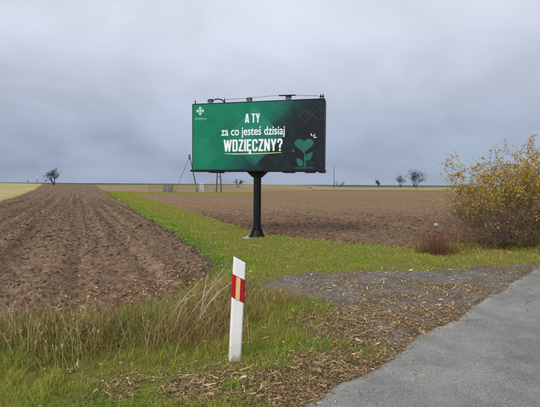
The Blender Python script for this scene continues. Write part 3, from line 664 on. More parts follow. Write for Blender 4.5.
mb = MB(); mb.tube([(0, 0, 0.0), (0, 0, 0.035)], 0.265, 20); mb.tube([(0, 0, 0.03), (0, 0, 0.22)], [0.20, 0.122], 12); mb.build('base_plate', M['black_steel'], bb_)
mb = MB(); mb.box(-0.40, 0.34, -0.30, 0.30, -0.12, 0.006); mb.build('footing', M['concrete'], bb_, bevel=0.02)
# lamps and rods on the top edge
TZ = dz + BH
def xl(px): return (px - 258.5) / 131.6 * BW
for px in (211.5, 251.5, 290):
    lampe = MB(); x0 = xl(px)
    lampe.tube([(x0, -D + .05, TZ), (x0, -D + .05, TZ + 0.10)], 0.022, 8); br = lampe.build('lamp_bracket', M['black_steel'], bb_)
    h_ = MB(); h_.box(-0.085, 0.085, -0.06, 0.06, -0.045, 0.05, Matrix.Translation((x0, -D + 0.03, TZ + 0.075)) @ Matrix.Rotation(R(35), 4, 'X')); h_.build('lamp_head', M['black_steel'], br, bevel=0.02)
    h_ = MB(); h_.box(-0.07, 0.07, -0.066, -0.061, -0.032, 0.036, Matrix.Translation((x0, -D + 0.03, TZ + 0.075)) @ Matrix.Rotation(R(35), 4, 'X')); h_.build('lamp_glass', M['lamp_glass'], br)
r_ = MB(); r_.tube([(xl(215.5), -D, TZ + 0.105), (xl(219), -D, TZ + 0.122), (xl(223), -D, TZ + 0.105), (xl(225.3), -D, TZ + 0.05), (xl(226.5), -D, TZ - 0.0)], 0.019, 8); r_.build('lamp_arm', M['black_steel'], bb_, smooth=True)
r_ = MB(); r_.tube([(xl(225), -D, TZ + 0.095), (xl(251), -D, TZ + 0.110), (xl(283), -D, TZ + 0.155), (xl(318), -D, TZ + 0.085)], 0.0085, 6); r_.build('cable_rod', M['galv'], bb_, smooth=True)
r_ = MB(); r_.tube([(xl(281), -D - .02, TZ + 0.135), (xl(297), -D - .02, TZ + 0.125)], 0.02, 8); r_.build('lamp_arm', M['black_steel'], bb_, smooth=True)
for px, hh in ((195.3, .11), (320.5, 0.13), (322.6, 0.13), (226.3, .13)):
    r_ = MB(); r_.tube([(xl(px), -D + .03, TZ), (xl(px), -D + .03, TZ + hh)], 0.017, 6); r_.build('end_peg', M['black_steel'], bb_)
r_ = MB(); r_.box(xl(319.4), xl(323.6), -D - .01, -D + .05, TZ + 0.05, TZ + .075); r_.build('end_bracket', M['black_steel'], bb_)

# print: lettering
_dg = None
def text_mesh(body, offset):
    cu = bpy.data.curves.new('lettering', 'FONT'); cu.body = body; cu.size = 1.0; cu.offset = offset; cu.fill_mode = 'FRONT'; cu.resolution_u = 4
    o = bpy.data.objects.new('lettering_tmp', cu); col.objects.link(o); bpy.context.view_layer.update()
    dg = bpy.context.evaluated_depsgraph_get(); me = bpy.data.meshes.new_from_object(o.evaluated_get(dg))
    bpy.data.objects.remove(o); bpy.data.curves.remove(cu)
    return me
def cap_h(offset, ch='H'):
    me = text_mesh(ch, offset); v = np.array([q.co[:] for q in me.vertices]); bpy.data.meshes.remove(me)
    return v[:, 1].min(), v[:, 1].max()
def lettering(body, u0, u1, v0, v1, mat, offset, ref='H', tilt=0.0):
    me = text_mesh(body, offset); n = len(me.vertices); v = np.zeros(n * 3, np.float32); me.vertices.foreach_get('co', v); v = v.reshape(-1, 3)
    lo, hi = cap_h(offset, ref); xa, xb = v[:, 0].min(), v[:, 0].max()
    X0, Z0 = up(u0, v0); X1, Z1 = up(u1, v1)
    x = X0 + (v[:, 0] - xa) / (xb - xa) * (X1 - X0); z = Z0 + (v[:, 1] - lo) / (hi - lo) * (Z1 - Z0) + (v[:, 0] - xa) / (xb - xa) * tilt
    nv = np.stack([x, np.full(n, PY - 0.003), z], -1).astype(np.float32); me.vertices.foreach_set('co', nv.ravel()); me.update()
    me.materials.clear(); me.materials.append(mat); me.name = 'lettering'
    o = bpy.data.objects.new('lettering', me); col.objects.link(o); o.parent = poster
    return o
def ribbon(pts, hw):
    """mitred outline of a thick polyline"""
    Lp, Rp = [], []; n = len(pts)
    for i in range(n):
        p = Vector(pts[i]); a = (p - Vector(pts[i - 1])).normalized() if i else None; c = (Vector(pts[i + 1]) - p).normalized() if i < n - 1 else None
        a = a or c; c = c or a; na_ = Vector((-a.y, a.x)); nc_ = Vector((-c.y, c.x)); mm = (na_ + nc_).normalized(); q = hw / max(0.35, mm.dot(na_))
        Lp.append(p + mm * q); Rp.append(p - mm * q)
    return Lp, Rp
def glyph(ch):
    w_, k = 0.43, 0.072
    if ch == 'D': return w_, [[(k, 0), (k, 1)], [(k, 1 - k), (w_ - .13, 1 - k), (w_ - k, .83), (w_ - k, .17), (w_ - .13, k), (k, k)]]
    if ch == 'Z': return w_ * .94, [[(0.01, 1 - k), (w_ * .94, 1 - k)], [(w_ * .94 - k, 1 - k), (k, k)], [(0.0, k), (w_ * .94, k)]]
    if ch == 'I': return 2 * k, [[(k, 0), (k, 1)]]
    if ch == 'Ę': return w_ * .88, [[(k, 0), (k, 1)], [(k, 1 - k), (w_ * .88, 1 - k)], [(k, .51), (w_ * .8, .51)], [(k, k), (w_ * .88, k)], [(w_ * .66, .01), (w_ * .56, -.09), (w_ * .64, -.16), (w_ * .84, -.155)]]
    if ch == 'C': return w_, [[(w_ - k, .66), (w_ - k, .84), (w_ - .14, 1 - k), (.14, 1 - k), (k, .84), (k, .16), (.14, k), (w_ - .14, k), (w_ - k, .16), (w_ - k, .34)]]
    if ch == 'N': return w_ + .02, [[(k, 0), (k, 1)], [(k, .96), (w_ + .02 - k, .04)], [(w_ + .02 - k, 0), (w_ + .02 - k, 1)]]
    if ch == 'Y': return w_ + .02, [[(k * .95, 1), (w_ / 2 + .01, .40)], [(w_ + .02 - k * .95, 1), (w_ / 2 + .01, .40)], [(w_ / 2 + .01, .46), (w_ / 2 + .01, 0)]]
    if ch == '?': return w_ * .95, [[(k, .68), (k, .84), (.13, 1 - k), (w_ * .95 - .13, 1 - k), (w_ * .95 - k, .84), (w_ * .95 - k, .66), (w_ * .48, .45), (w_ * .48, .24)], [(w_ * .48, 0), (w_ * .48, .15)]]
    if ch == 'W': return .66, [[(k * .9, 1), (.20, 0.0)], [(.19, 0.0), (.33, .96)], [(.33, .96), (.47, 0.0)], [(.46, 0.0), (.66 - k * .9, 1)]]
    if ch == 'A': return w_ + .02, [[(k * .9, 0), (w_ / 2 - .02, 1)], [(w_ / 2 + .04, 1), (w_ + .02 - k * .9, 0)], [(.1, .24), (w_ - .08, .24)]]
    if ch == 'T': return w_ * .92, [[(0, 1 - k), (w_ * .92, 1 - k)], [(w_ * .46, 1 - k), (w_ * .46, 0)]]
    return .17, []
def block_letters(body, u0, u1, v0, v1, lab):
    gs = [glyph(c) for c in body]; gap = .062; tot = sum(g[0] for g in gs) + gap * (len(gs) - 1)
    mb = MB(); x = 0; q = 0; X0, Z0 = up(u0, v0); X1, Z1 = up(u1, v1); sx = (X1 - X0) / tot; sz = Z1 - Z0
    for w_, strokes in gs:
        for st in strokes:
            Lp, Rp = ribbon(st, 0.072); n = len(st); q = (q + 1) % 4; yy = PY - 0.003 - 0.0006 * q
            vs_ = [Vector((X0 + (x + p.x) * sx, yy, Z0 + p.y * sz)) for p in Lp] + [Vector((X0 + (x + p.x) * sx, yy, Z0 + p.y * sz)) for p in Rp]
            mb.add(vs_, [(n + i, n + i + 1, i + 1, i) for i in range(n - 1)])
        x += w_ + gap
    o = mb.build('lettering', M['ink_white'], poster); o['label'] = lab
block_letters('A TY', 0.420, 0.534, 0.695, 0.83, 'white words A TY')
block_letters('WDZIĘCZNY?', 0.252, 0.706, 0.272, 0.450, 'big white word WDZIĘCZNY?')
lettering('za co jestes dzisiaj', 0.232, 0.722, 0.512, 0.596, M['ink_white'], 0.012, 'x')['label'] = 'white words za co jesteś dzisiaj'
lettering('Dębina', 0.022, 0.112, 0.768, 0.799, M['ink_pale'], 0.0)['label'] = 'small pale name under the logo'
def flat(name, pts, mat, layer=1, lab=None):
    mb = MB(); vs_ = []
    for u, v in pts:
        x, z = up(u, v); vs_.append(Vector((x, PY - 0.003 * layer, z)))
    mb.add(vs_, [tuple(range(len(vs_)))]); o = mb.build(name, mat, poster)
    if lab: o['label'] = lab
    return o
k2 = PW / PH
def text_x(body):
    me = text_mesh(body, 0.012); v = np.array([q.co[0] for q in me.vertices]); bpy.data.meshes.remove(me); return v.min(), v.max()
_a, _w = text_x('za co jestes dzisiaj'); _s0 = text_x('za co jeste')[1]; _s1 = text_x('za co jestes')[1]
us = 0.232 + ((_s0 + _s1) / 2 - _a) / (_w - _a) * 0.49
flat('acute_accent', [(us - 0.003, 0.612), (us + 0.003, 0.612), (us + 0.014, 0.643), (us + 0.004, 0.643)], M['ink_white'])
# underline, slightly brushed
flat('underline', [(0.262, 0.236), (0.34, 0.226), (0.48, 0.226), (0.60, 0.233), (0.700, 0.246), (0.700, 0.254), (0.60, 0.246), (0.48, 0.241), (0.36, 0.241), (0.262, 0.244)], M['ink_yellow'], 1, 'pale yellow brushed underline')
# logo: diamond ring made of small diamonds
def dia(cu, cv, q): return [(cu - q, cv), (cu, cv - q * k2), (cu + q, cv), (cu, cv + q * k2)]
for cu, cv in ((0.0616, 0.940), (0.0616, 0.860), (0.0415, 0.900), (0.0817, 0.900)): flat('logo_diamond', dia(cu, cv, 0.0150), M['ink_pale'])
flat('logo_diamond', dia(0.0616, 0.900, 0.009), M['ink_white'])
# heart flower
hp = []
for i in range(40):
    t = 2 * math.pi * i / 40; hp.append((0.864 + 0.068 * math.sin(t) ** 3 * 1.02, 0.352 + (13 * math.cos(t) - 5 * math.cos(2 * t) - 2 * math.cos(3 * t) - math.cos(4 * t)) / 16 * 0.118))
flat('heart', hp, M['ink_green'], 1, 'green heart-shaped flower head')
flat('stem', [(0.867, 0.035), (0.879, 0.035), (0.874, 0.24), (0.866, 0.24)], M['ink_green'], 2)
def leaf_pts(cu, cv, a, l, wd):
    out = []
    for i in range(16):
        t = 2 * math.pi * i / 16; x = l * math.cos(t); y = wd * math.sin(t) * (1 - 0.3 * math.cos(t)) * abs(math.sin(t)) ** 0.3
        out.append((cu + x * math.cos(a) - y * math.sin(a), cv + (x * math.sin(a) + y * math.cos(a)) * k2))
    return out
flat('leaf', leaf_pts(0.833, 0.105, R(125), 0.034, 0.020), M['ink_green']); flat('leaf', leaf_pts(0.902, 0.190, R(48), 0.036, 0.020), M['ink_green'])
flat('soil_line', [(0.79, 0.014), (0.945, 0.014), (0.945, 0.026), (0.79, 0.026)], M['ink_dim'])
flat('sparkle', [(0.770, 0.27), (0.781, 0.262), (0.786, 0.238), (0.791, 0.262), (0.802, 0.27), (0.791, 0.278), (0.786, 0.302), (0.781, 0.278)], M['ink_green'])
for (a0, b0, a1, b1) in ((0.913, 0.515, 0.921, 0.480), (0.943, 0.502, 0.930, 0.472), (0.953, 0.460, 0.934, 0.457)):
    du, dv = (b1 - b0) / k2, -(a1 - a0) * k2; q = 0.0035 / math.hypot(a1 - a0, du)
    flat('ray', [(a0 - du * q, b0 - dv * q), (a1 - du * q, b1 - dv * q), (a1 + du * q, b1 + dv * q), (a0 + du * q, b0 + dv * q)], M['ink_cream'])

# ------------------------------------------------------------------ roadside marker post
mw, nt_, b = new_mat('white_plastic', 0.45, 0.4)
f1 = noise_n(nt_, 7, 6, 0.7); t_ = nt_.nodes.new('ShaderNodeTexCoord'); sp = nt_.nodes.new('ShaderNodeSeparateXYZ'); nt_.links.new(t_.outputs['Object'], sp.inputs[0])
dirt = math_n(nt_, 'MULTIPLY', math_n(nt_, 'SUBTRACT', 1.0, math_n(nt_, 'MULTIPLY', sp.outputs[2], 3.2), None, True), f1, None, True)
cr = ramp(nt_, [(0.35, (0.80, 0.80, 0.82)), (0.75, (0.70, 0.70, 0.70))]); nt_.links.new(f1, cr.inputs[0])
nt_.links.new(mixc(nt_, dirt, cr.outputs[0], (0.30, 0.27, 0.18)), b.inputs['Base Color'])
M['white_plastic'] = mw
M['red'] = painted('red_reflective_band', (0.42, 0.008, 0.015), 0.4, 0.4, 0.12, 10)
M['amber'] = painted('pale_amber_reflector', (0.72, 0.50, 0.22), 0.35, 0.5, 0.10, 40)
post = empty('marker_post', (-0.312, 3.66, 0.0)); post.location.z = float(verge_z(np.array([-0.312]), np.array([3.66]))[0]) - 0.02
post.rotation_euler = (R(1.5), R(2.5), R(6))
tag(post, 'white plastic roadside marker post with slanted red band and amber reflector', 'marker post')
W2, DP = 0.057, 0.048
sec = [(-W2 + .020, -DP / 2), (W2 - 0.010, -DP / 2), (W2, -DP / 2 + 0.010), (W2 - .004, DP / 2), (-W2 + .008, DP / 2), (-W2, -DP / 2 + 0.016)]
def slanted(sec, zlo, slo, zhi, shi, name, mat, grow=0.0, parent=post, bev=0.003):
    mb = MB(); n = len(sec); cx_ = 0
    ps = [(x * (1 + grow / W2), y * (1 + grow / (DP / 2))) for x, y in sec]
    vs_ = [Vector((x, y, zlo - x * slo)) for x, y in ps] + [Vector((x, y, zhi - x * shi)) for x, y in ps]
    mb.add(vs_, [tuple(range(n - 1, -1, -1)), tuple(range(n, 2 * n))] + [(i, (i + 1) % n, (i + 1) % n + n, i + n) for i in range(n)])
    return mb.build(name, mat, parent, bevel=bev)
TAN = math.tan(R(25))
slanted(sec, -0.12, 0, 0.945, math.tan(R(28)), 'body', mw, bev=0.004)
slanted(sec, 0.585, TAN, 0.795, TAN, 'red_band', M['red'], 0.0025, bev=0)
rx0, rx1 = -0.022, 0.016
mb = MB(); vs_ = []
for y in (-DP / 2 - 0.0085, -DP / 2 - 0.001):
    vs_ += [Vector((rx0, y, 0.590 - rx0 * TAN)), Vector((rx1, y, 0.590 - rx1 * TAN)), Vector((rx1, y, 0.790 - rx1 * TAN)), Vector((rx0, y, 0.790 - rx0 * TAN))]
mb.add(vs_, [(0, 1, 2, 3), (7, 6, 5, 4), (0, 4, 5, 1), (1, 5, 6, 2), (2, 6, 7, 3), (3, 7, 4, 0)]); mb.build('reflector', M['amber'], post)

# ------------------------------------------------------------------ shrubs and trees
def grow(mb, p, d, length, r, depth, cfg, tips, c):
    nseg = cfg['seg']; pts = [p.copy()]; rad = [r]; q = p.copy(); dd = d.copy()
    for i in range(nseg):
        dd = (dd + Vector((random.gauss(0, 1), random.gauss(0, 1), random.gauss(0, 1) + cfg['upw'])) * cfg['wig']).normalized()
        q = q + dd * (length / nseg); pts.append(q.copy()); rad.append(max(r * (1 - 0.62 * (i + 1) / nseg), cfg['rmin']))
    cc_ = tuple(v * random.uniform(0.8, 1.2) for v in c)
    mb.tube(pts, rad, 5 if depth >= cfg['depth'] - 1 else 3, False, cc_)
    if depth <= 0 or (depth <= cfg['leafdepth']):
        for t in pts[1:]: tips.append((t, dd.copy()))
    if depth > 0:
        nb = random.randint(*cfg['nb'])
        for _ in range(nb):
            i = random.randint(max(1, int(nseg * cfg['from'])), nseg); base = pts[i]
            side = Vector((random.gauss(0, 1), random.gauss(0, 1), random.gauss(0, 0.8))); side = (side - dd * side.dot(dd)).normalized()
            nd = (dd * random.uniform(0.6, 1.0) + side * random.uniform(0.45, cfg['spread']) + Vector((0, 0, cfg['lift']))).normalized()
            grow(mb, base, nd, length * random.uniform(*cfg['ratio']), max(rad[i] * 0.68, cfg['rmin']), depth - 1, cfg, tips, c)
def leaves(name, pts, n, size, cols, parent, drop=0.04):
    V = []; F = []; C = []
    P = [pts[random.randrange(len(pts))] for _ in range(n)]
    A = np.array([p[0][:] for p in P]) + rng.normal(0, drop, (n, 3))
    nrm = rng.normal(size=(n, 3)); nrm /= np.linalg.norm(nrm, axis=1)[:, None]
    dr = rng.normal(size=(n, 3)) + np.array((0, 0, -0.4)); dr -= nrm * (dr * nrm).sum(1)[:, None]; dr /= np.linalg.norm(dr, axis=1)[:, None]
    sd_ = np.cross(nrm, dr); s = size * (0.6 + 0.7 * rng.random(n))[:, None]
    V = np.stack([A, A + dr * s * .5 + sd_ * s * .32 + nrm * s * 0.08, A + dr * s, A + dr * s * .5 - sd_ * s * .32 + nrm * s * 0.08], 1)
    F = (np.arange(n) * 4)[:, None] + np.array([[0, 1, 2, 3]])
    t = rng.random(n); C = pal(t, *cols)
    o = mesh_np(name, V.reshape(-1, 3), [F], M['leaf'], parent, False, np.repeat(C[:, None], 4, 1).reshape(-1, 3))
    return tag(o, kind='stuff')
def vz(x, y): return float(verge_z(np.array([x]), np.array([y]))[0])
def shrub(name, x, y, stems, height, spread, depth, cfg, c, label, nl=0, lsize=0.05, lcols=None, leaf_filter=None, base_r=0.25, group=None, lean=(0, 0)):
    t = empty(name, (x, y, max(vz(x, y), -0.05) if abs(x) < 30 and y < 25 else float(hbase(np.array(x), np.array(y)))))
    tag(t, label, 'shrub', group); mb = MB(); tips = []
    cfg = dict(cfg); cfg['depth'] = depth
    for _ in range(stems):
        a = random.uniform(0, 6.283); rr_ = base_r * math.sqrt(random.random()); p = Vector((math.cos(a) * rr_, math.sin(a) * rr_, -0.06))
        d = Vector((math.cos(a) * spread * random.uniform(.2, 1) + lean[0], math.sin(a) * spread * random.uniform(.2, 1) + lean[1], 1)).normalized()
        grow(mb, p, d, height * random.uniform(0.5, 0.85), cfg['r0'] * random.uniform(0.6, 1.1), depth, cfg, tips, c)
    mb.build('branches', M['bark'], t, smooth=True)
    if nl:
        tp = [q for q in tips if leaf_filter is None or random.random() < leaf_filter(q[0])]
        if tp: leaves('foliage', tp, nl, lsize, lcols, t)
    return t
CF = dict(seg=5, wig=0.16, upw=0.10, rmin=0.0028, leafdepth=1, nb=(3, 5), spread=1.0, lift=0.15, ratio=(0.42, 0.66), r0=0.026)
CF['from'] = 0.3
YEL = [(0.17, 0.165, 0.035), (0.34, 0.27, 0.045), (0.54, 0.38, 0.065), (0.64, 0.44, 0.09), (0.46, 0.24, 0.06)]
shrub('yellow_shrub', 6.35, 11.1, 30, 2.2, 0.64, 3, CF, (0.15, 0.115, 0.082), 'tall shrub with yellow autumn leaves at the right edge of the picture', 12500, 0.058, YEL,
      lambda p: min(1, max(0.08, (p.z - 0.4) * 0.6 + 0.10 * p.x)), 0.6, lean=(0.06, 0))
shrub('yellow_shrub', 8.6, 12.3, 20, 2.15, 0.62, 3, CF, (0.15, 0.115, 0.082), 'yellow-leaved shrub half cut off by the right edge of the picture, behind the tall one', 8500, 0.058, YEL,
      lambda p: min(1, max(0.08, p.z - 0.4)), 0.5)
CB = dict(CF); CB.update(nb=(4, 6), r0=0.012, wig=0.2, spread=1.2, rmin=0.0025)
shrub('bare_shrub', 5.5, 10.75, 18, 1.45, 0.75, 3, CB, (0.20, 0.13, 0.092), 'low leafless thicket of brown twigs left of the yellow shrub', 420, 0.045, YEL, lambda p: 0.3 + .3 * p.x, 0.55)
shrub('bare_shrub', 6.3, 10.55, 16, 1.05, 0.7, 3, CB, (0.155, 0.115, 0.085), 'dense leafless twigs at the foot of the yellow shrub', 200, 0.045, YEL, None, 0.6)
shrub('bare_shrub', 5.0, 10.6, 9, 0.95, 0.8, 2, CB, (0.25, 0.15, 0.10), 'sparse reddish twigs at the field corner, leftmost of the thicket', 0, base_r=0.4)

def tuft(name, x, y, n, hgt, cols, label, spread=0.5, rad=0.18, seed=0):
    P = rng.normal(0, rad * 0.75, (n, 2)); h = hgt * (0.25 + 0.8 * rng.random(n)) * np.exp(-0.5 * (P ** 2).sum(1) / (rad * 1.1) ** 2); cl_ = pal(rng.random(n), *cols)
    t = empty(name, (x, y, vz(x, y)))
    o = blades('stalks', P, np.zeros(n) - 0.02, h, 0.006 + 0.006 * rng.random(n), spread * rng.random(n), cl_ * 0.75, cl_, M['grass'], t); tag(o, kind='stuff')
    tag(t, label, 'dry plant'); return t
tuft('dry_tuft', 3.95, 9.8, 420, 0.95, [(0.13, 0.055, 0.035), (0.22, 0.10, 0.06), (0.26, 0.16, 0.08)], 'reddish brown dry weed tuft in front of the leafless thicket', 1.1, 0.30)
tuft('dry_tuft', 4.35, 9.95, 260, 0.45, [(0.12, 0.075, 0.045), (0.25, 0.17, 0.08), (0.22, 0.20, 0.06)], 'smaller straw-brown dry tuft right of the reddish one', 1.1, 0.36)

# arching bleached stalks left of the marker post
ws = empty('dry_weed', (-0.86, 4.25, vz(-0.86, 4.25))); tag(ws, 'bleached bare weed stalks leaning over the tall grass left of the marker post', 'dry plant')
for (bx, by, tx, ty, tz, sag) in ((-0.1, 0.05, 0.42, 0.75, 0.50, .12), (-0.02, 0.1, 0.50, 0.55, 0.44, .10), (-0.30, 0.0, 0.10, 0.35, 0.46, .05), (0.05, -.05, 0.34, 0.25, 0.40, .08), (-0.5, 0.2, 0.18, 0.65, 0.30, .14),
                                  (0.0, 0.3, 0.36, 0.95, 0.55, .1), (-0.15, -0.2, -0.02, 0.1, 0.34, .02), (0.1, 0.15, 0.12, 0.6, 0.48, .05)):
    mb = MB(); pts = []
    for i in range(7):
        t = i / 6; pts.append((bx + (tx - bx) * t + random.uniform(-.008, .008), by + (ty - by) * t, -0.03 + tz * 1.2 * (t ** 0.8) + sag * math.sin(math.pi * t) * 0.4))
    c = random.choice([(0.46, 0.39, 0.29), (0.52, 0.44, 0.33), (0.34, 0.26, 0.18)])
    mb.tube(pts, [0.005, 0.0046, 0.0042, 0.0036, 0.003, 0.0024, 0.0016], 5, True, c)
    for k in range(3):
        i = random.randint(3, 5); p = Vector(pts[i]); d = Vector((random.uniform(-.5, 1), random.uniform(-.3, .6), random.uniform(.1, .9))).normalized() * random.uniform(.06, .16)
        mb.tube([p, p + d * .5 + Vector((0, 0, -.006)), p + d], [0.0022, 0.0018, 0.001], 3, False, c)
    mb.build('stalk', M['bark'], ws, smooth=True)

# low broad-leaved weeds
def broadleaf(x, y, n, label, c1, c2, size=0.10):
    t = empty('broadleaf_weed', (x, y, vz(x, y))); tag(t, label, 'weed', 'broad-leaved weeds in the tall grass')
    for k in range(n):
        a = random.uniform(0, 6.28); l = size * random.uniform(0.6, 1.2); wd = l * 0.33; h0 = random.uniform(0.03, 0.22); r0 = random.uniform(0.01, 0.16)
        mb = MB(); f_ = random.random(); c = tuple(u * (1 - f_) + v * f_ for u, v in zip(c1, c2))
        el = random.uniform(-0.2, 0.9); vs_ = []
        mt = Matrix.Translation((math.cos(a) * r0, math.sin(a) * r0, h0)) @ Matrix.Rotation(a, 4, 'Z') @ Matrix.Rotation(-el, 4, 'Y')
        for (u, v, q) in ((0, 0, 0), (.3, .9, .05), (.65, .8, .02), (1, 0, -.12), (.65, -.8, .02), (.3, -.9, .05), (0.5, 0, -0.01)): vs_.append(mt @ Vector((u * l, v * wd, q * l)))
        mb.add(vs_, [(0, 6, 1), (1, 6, 2), (2, 6, 3), (3, 6, 4), (4, 6, 5), (5, 6, 0)], c); mb.build('leaf', M['leaf'], t, smooth=True)
    mb = MB()
    for k in range(5): mb.tube([(random.uniform(-.03, .03), random.uniform(-.03, .03), -0.02), (random.uniform(-.12, .12), random.uniform(-.12, .12), .2)], [0.004, 0.002], 4, False, (0.08, 0.10, 0.03))
    mb.build('stem', M['bark'], t)
broadleaf(-1.47, 3.98, 20, 'larger dark green broad-leaved weed in the grass left of the dry stalks', (0.035, 0.075, 0.022), (0.085, 0.13, 0.035), 0.075)
broadleaf(-1.70, 3.80, 18, 'smaller broad-leaved weed beside the larger one, nearer the lower left corner', (0.03, 0.07, 0.02), (0.08, 0.13, 0.03), 0.065)

# pale stone lying in the tilled field
s = MB(); vs_ = [Vector((v[0] * 0.13, v[1] * 0.09, v[2] * 0.075)) * random.uniform(0.85, 1.15) for v in ICO_V]; s.add(vs_, [tuple(f) for f in ICO_F], (0.36, 0.35, 0.34))
o = s.build('stone', M['stone'], None, smooth=True); o.location = (6.36, 15.64, float(field_rz(np.array([6.36]), np.array([15.64]))[0]) + 0.06)
tag(o, 'small whitish stone lying on the tilled field left of the shrubs', 'stone')

# far bare trees
CT = dict(seg=4, wig=0.2, upw=0.12, rmin=0.02, leafdepth=0, nb=(4, 6), spread=1.1, lift=0.2, ratio=(0.5, 0.72), r0=0.2); CT['from'] = 0.35
def far_tree(x, y, height, stems, spread, label, dark=(0.075, 0.068, 0.07), depth=3, r0=0.2, rmin=0.022, lean=(0, 0)):
    t = empty('bare_tree', (x, y, float(hbase(np.array(float(x)), np.array(float(y)))))); tag(t, label, 'tree', 'bare trees on the horizon')
    cf = dict(CT); cf['depth'] = depth; cf['rmin'] = rmin; mb = MB(); tips = []; tr = MB()
    for k in range(stems):
        a = random.uniform(0, 6.28); d = Vector((math.cos(a) * spread + lean[0], math.sin(a) * spread + lean[1], 1)).normalized()
        st = Vector((math.cos(a) * 0.2, math.sin(a) * 0.2, -0.3)); en = st + d * height * 0.28
        tr.tube([st, st.lerp(en, .5) + Vector((random.uniform(-.1, .1), 0, 0)), en], [r0 * 1.25, r0, r0 * .8], 6, False, dark)
        grow(mb, en, d, height * random.uniform(0.35, 0.5), r0 * .8, depth, cf, tips, dark)
    tr.build('trunk', M['bark'], t, smooth=True); mb.build('crown', M['bark'], t, smooth=True); return t
far_tree(-109.6, 208, 7.6, 5, 0.22, 'dark bare spreading tree at the end of the ploughed field, leftmost tree', depth=3, r0=.22, rmin=.035, lean=(-0.15, 0))
far_tree(-14.2, 180, 4.6, 3, 0.25, 'narrow dark tree seen under the billboard left of its column', depth=2, r0=.20, rmin=.06)
far_tree(37.5, 222, 4.4, 4, 0.6, 'small bare bush just right of the lone thin pole', depth=2, r0=.12, rmin=.026)
far_tree(60, 225, 4.6, 5, 0.35, 'rounded dark bush midway between the two thin poles', depth=3, r0=.12, rmin=.026)
far_tree(71.5, 225, 7.4, 4, 0.3, 'upright bare tree left of the largest bare tree on the right horizon', depth=3, r0=.14, rmin=.026)
far_tree(80.5, 228, 10.2, 6, 0.5, 'largest spreading bare tree on the right horizon', depth=3, r0=.18, rmin=.028)
far_tree(-172, 292, 3.4, 2, 0.2, 'tiny sapling on the far left horizon, left of a matching one', depth=1, r0=.10, rmin=.05)
far_tree(-168, 296, 3.6, 2, 0.2, 'tiny sapling on the far left horizon, right of a matching one', depth=1, r0=.10, rmin=.05)

# ------------------------------------------------------------------ utility poles and the fenced compound
def hb(x, y): return float(hbase(np.array(float(x)), np.array(float(y))))
def pole(x, y, h, r, label, wires=False):
    t = empty('utility_pole', (x, y, hb(x, y))); tag(t, label, 'pole', 'thin poles in the fields')
    mb = MB(); mb.tube([(0, 0, -0.5), (0, 0, h)], [r, r * 0.75], 8); mb.build('shaft', M['pole_wood'], t, smooth=True)
    mb = MB(); mb.tube([(0, 0, h - 0.02), (0, 0, h + 0.15)], [r * .5, r * .5], 6); mb.build('insulator', M['galv'], t); return t
pole(23.3, 150, 8.6, 0.11, 'lone thin pole in the field just right of the billboard')
pole(53.5, 150, 6.6, 0.10, 'thin pole standing in front of the largest bare tree')
FY = 87.0
a = empty('strutted_pole', (-15.7, FY + 2, hb(-15.7, FY + 2))); tag(a, 'leaning steel pole with a long slanting stay beside the fenced compound', 'pole')
mb = MB(); mb.tube([(0, 0, -0.3), (-1.75, 0, 7.9)], [0.13, 0.10], 8); mb.build('shaft', M['pole_wood'], a, smooth=True)
mb = MB(); mb.tube([(-1.75, 0, 7.7), (-5.1, 0.5, 0.0)], 0.045, 6); mb.build('stay', M['pole_wood'], a)
mb = MB(); mb.box(-1.95, -1.62, -.15, .15, 7.1, 8.2); mb.build('top_fitting', M['pole_wood'], a, bevel=0.05)
a = empty('double_leg_pole', (-11.2, FY + 2.5, hb(-11.2, FY + 2.5))); tag(a, 'narrow two-legged pole seen below the left half of the billboard', 'pole')
for sx in (-1, 1):
    mb = MB(); mb.tube([(sx * 0.55, 0, -0.3), (sx * 0.12, 0, 8.4)], [0.13, 0.10], 8); mb.build('leg', M['pole_wood'], a, smooth=True)
mb = MB(); mb.box(-0.6, 0.6, -.08, .08, 8.3, 8.5); mb.build('crossarm', M['pole_wood'], a)
mb = MB(); mb.box(-0.4, 0.4, -.05, .05, 3.4, 3.55); mb.build('brace', M['pole_wood'], a)
fe = empty('fence', (0, FY, hb(-16, FY))); tag(fe, 'pale wire fence with close-set posts round the small compound', 'fence')
X0, X1, FH = -25.8, -5.6, 1.75
nb_ = 10
pm = None
for k in range(nb_ + 1):
    x = X0 + (X1 - X0) * k / nb_
    if pm is None:
        mb = MB(); mb.box(-.06, .06, -.06, .06, -.3, FH + .05); o = mb.build('post', M['fence_post'], fe); pm = o
    else:
        o = pm.copy(); col.objects.link(o); o.parent = fe
    o.location.x = x
pw = None; dx_ = (X1 - X0) / nb_
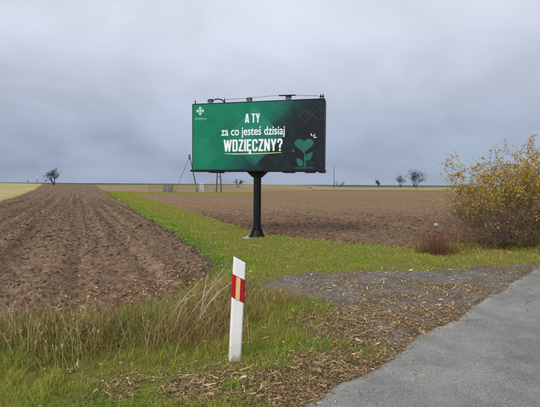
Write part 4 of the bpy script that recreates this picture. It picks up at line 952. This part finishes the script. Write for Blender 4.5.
for k in range(nb_):
    if pw is None:
        mb = MB()
        for j in range(1, 16): mb.box(j * dx_ / 16 - .012, j * dx_ / 16 + .012, -.012, .012, 0.03, FH)
        for z in (0.1, 0.6, 1.15, FH - .03): mb.box(0.06, dx_ - .06, -.028, -.0125, z - .018, z + .018)
        o = mb.build('mesh_panel', M['fence_wire'], fe); pw = o
    else:
        o = pw.copy(); col.objects.link(o); o.parent = fe
    o.location.x = X0 + k * dx_
def cabinet(name, x, y, wx, wy, h, mat, label, cat):
    t = empty(name, (x, y, hb(x, y))); tag(t, label, cat)
    mb = MB(); mb.box(-wx / 2, wx / 2, -wy / 2, wy / 2, -0.2, h); mb.build('cabinet_body', mat, t, bevel=0.03)
    mb = MB(); mb.box(-wx / 2 - .08, wx / 2 + .08, -wy / 2 - .08, wy / 2 + .08, h, h + .10); mb.build('lid', mat, t, bevel=0.03)
    for s_ in (-1, 1):
        mb = MB(); mb.box(s_ * wx / 4 - wx * .21, s_ * wx / 4 + wx * .21, -wy / 2 - .03, -wy / 2 - .002, 0.15, h - .12); mb.build('door', mat, t, bevel=0.01)
    return t
cabinet('utility_cabinet', -22.0, FY + 1.6, 1.9, 0.9, 1.55, M['cabinet'], 'grey two-door cabinet behind the left part of the wire fence', 'cabinet')
t = empty('pump_unit', (-15.0, FY + 1.3, hb(-15, FY + 1.3))); tag(t, 'pale blue pump unit with upright pipes behind the wire fence', 'pump')
mb = MB(); mb.box(-0.2, 1.0, -.4, .4, -.1, .75); mb.build('housing', M['pale_tank'], t, bevel=0.05)
for x_, h_ in ((-0.05, 2.0), (0.55, 2.15), (0.25, 1.5)):
    mb = MB(); mb.tube([(x_, 0.1, 0), (x_, 0.1, h_)], 0.10, 8); mb.build('pipe', M['pale_tank'], t, smooth=True)
mb = MB(); mb.tube([(-0.05, 0.1, 1.9), (0.55, 0.1, 1.9)], 0.07, 8); mb.build('cross_pipe', M['pale_tank'], t, smooth=True)
print('tris', sum(len(o.data.polygons) for o in scene.objects if o.type == 'MESH'))
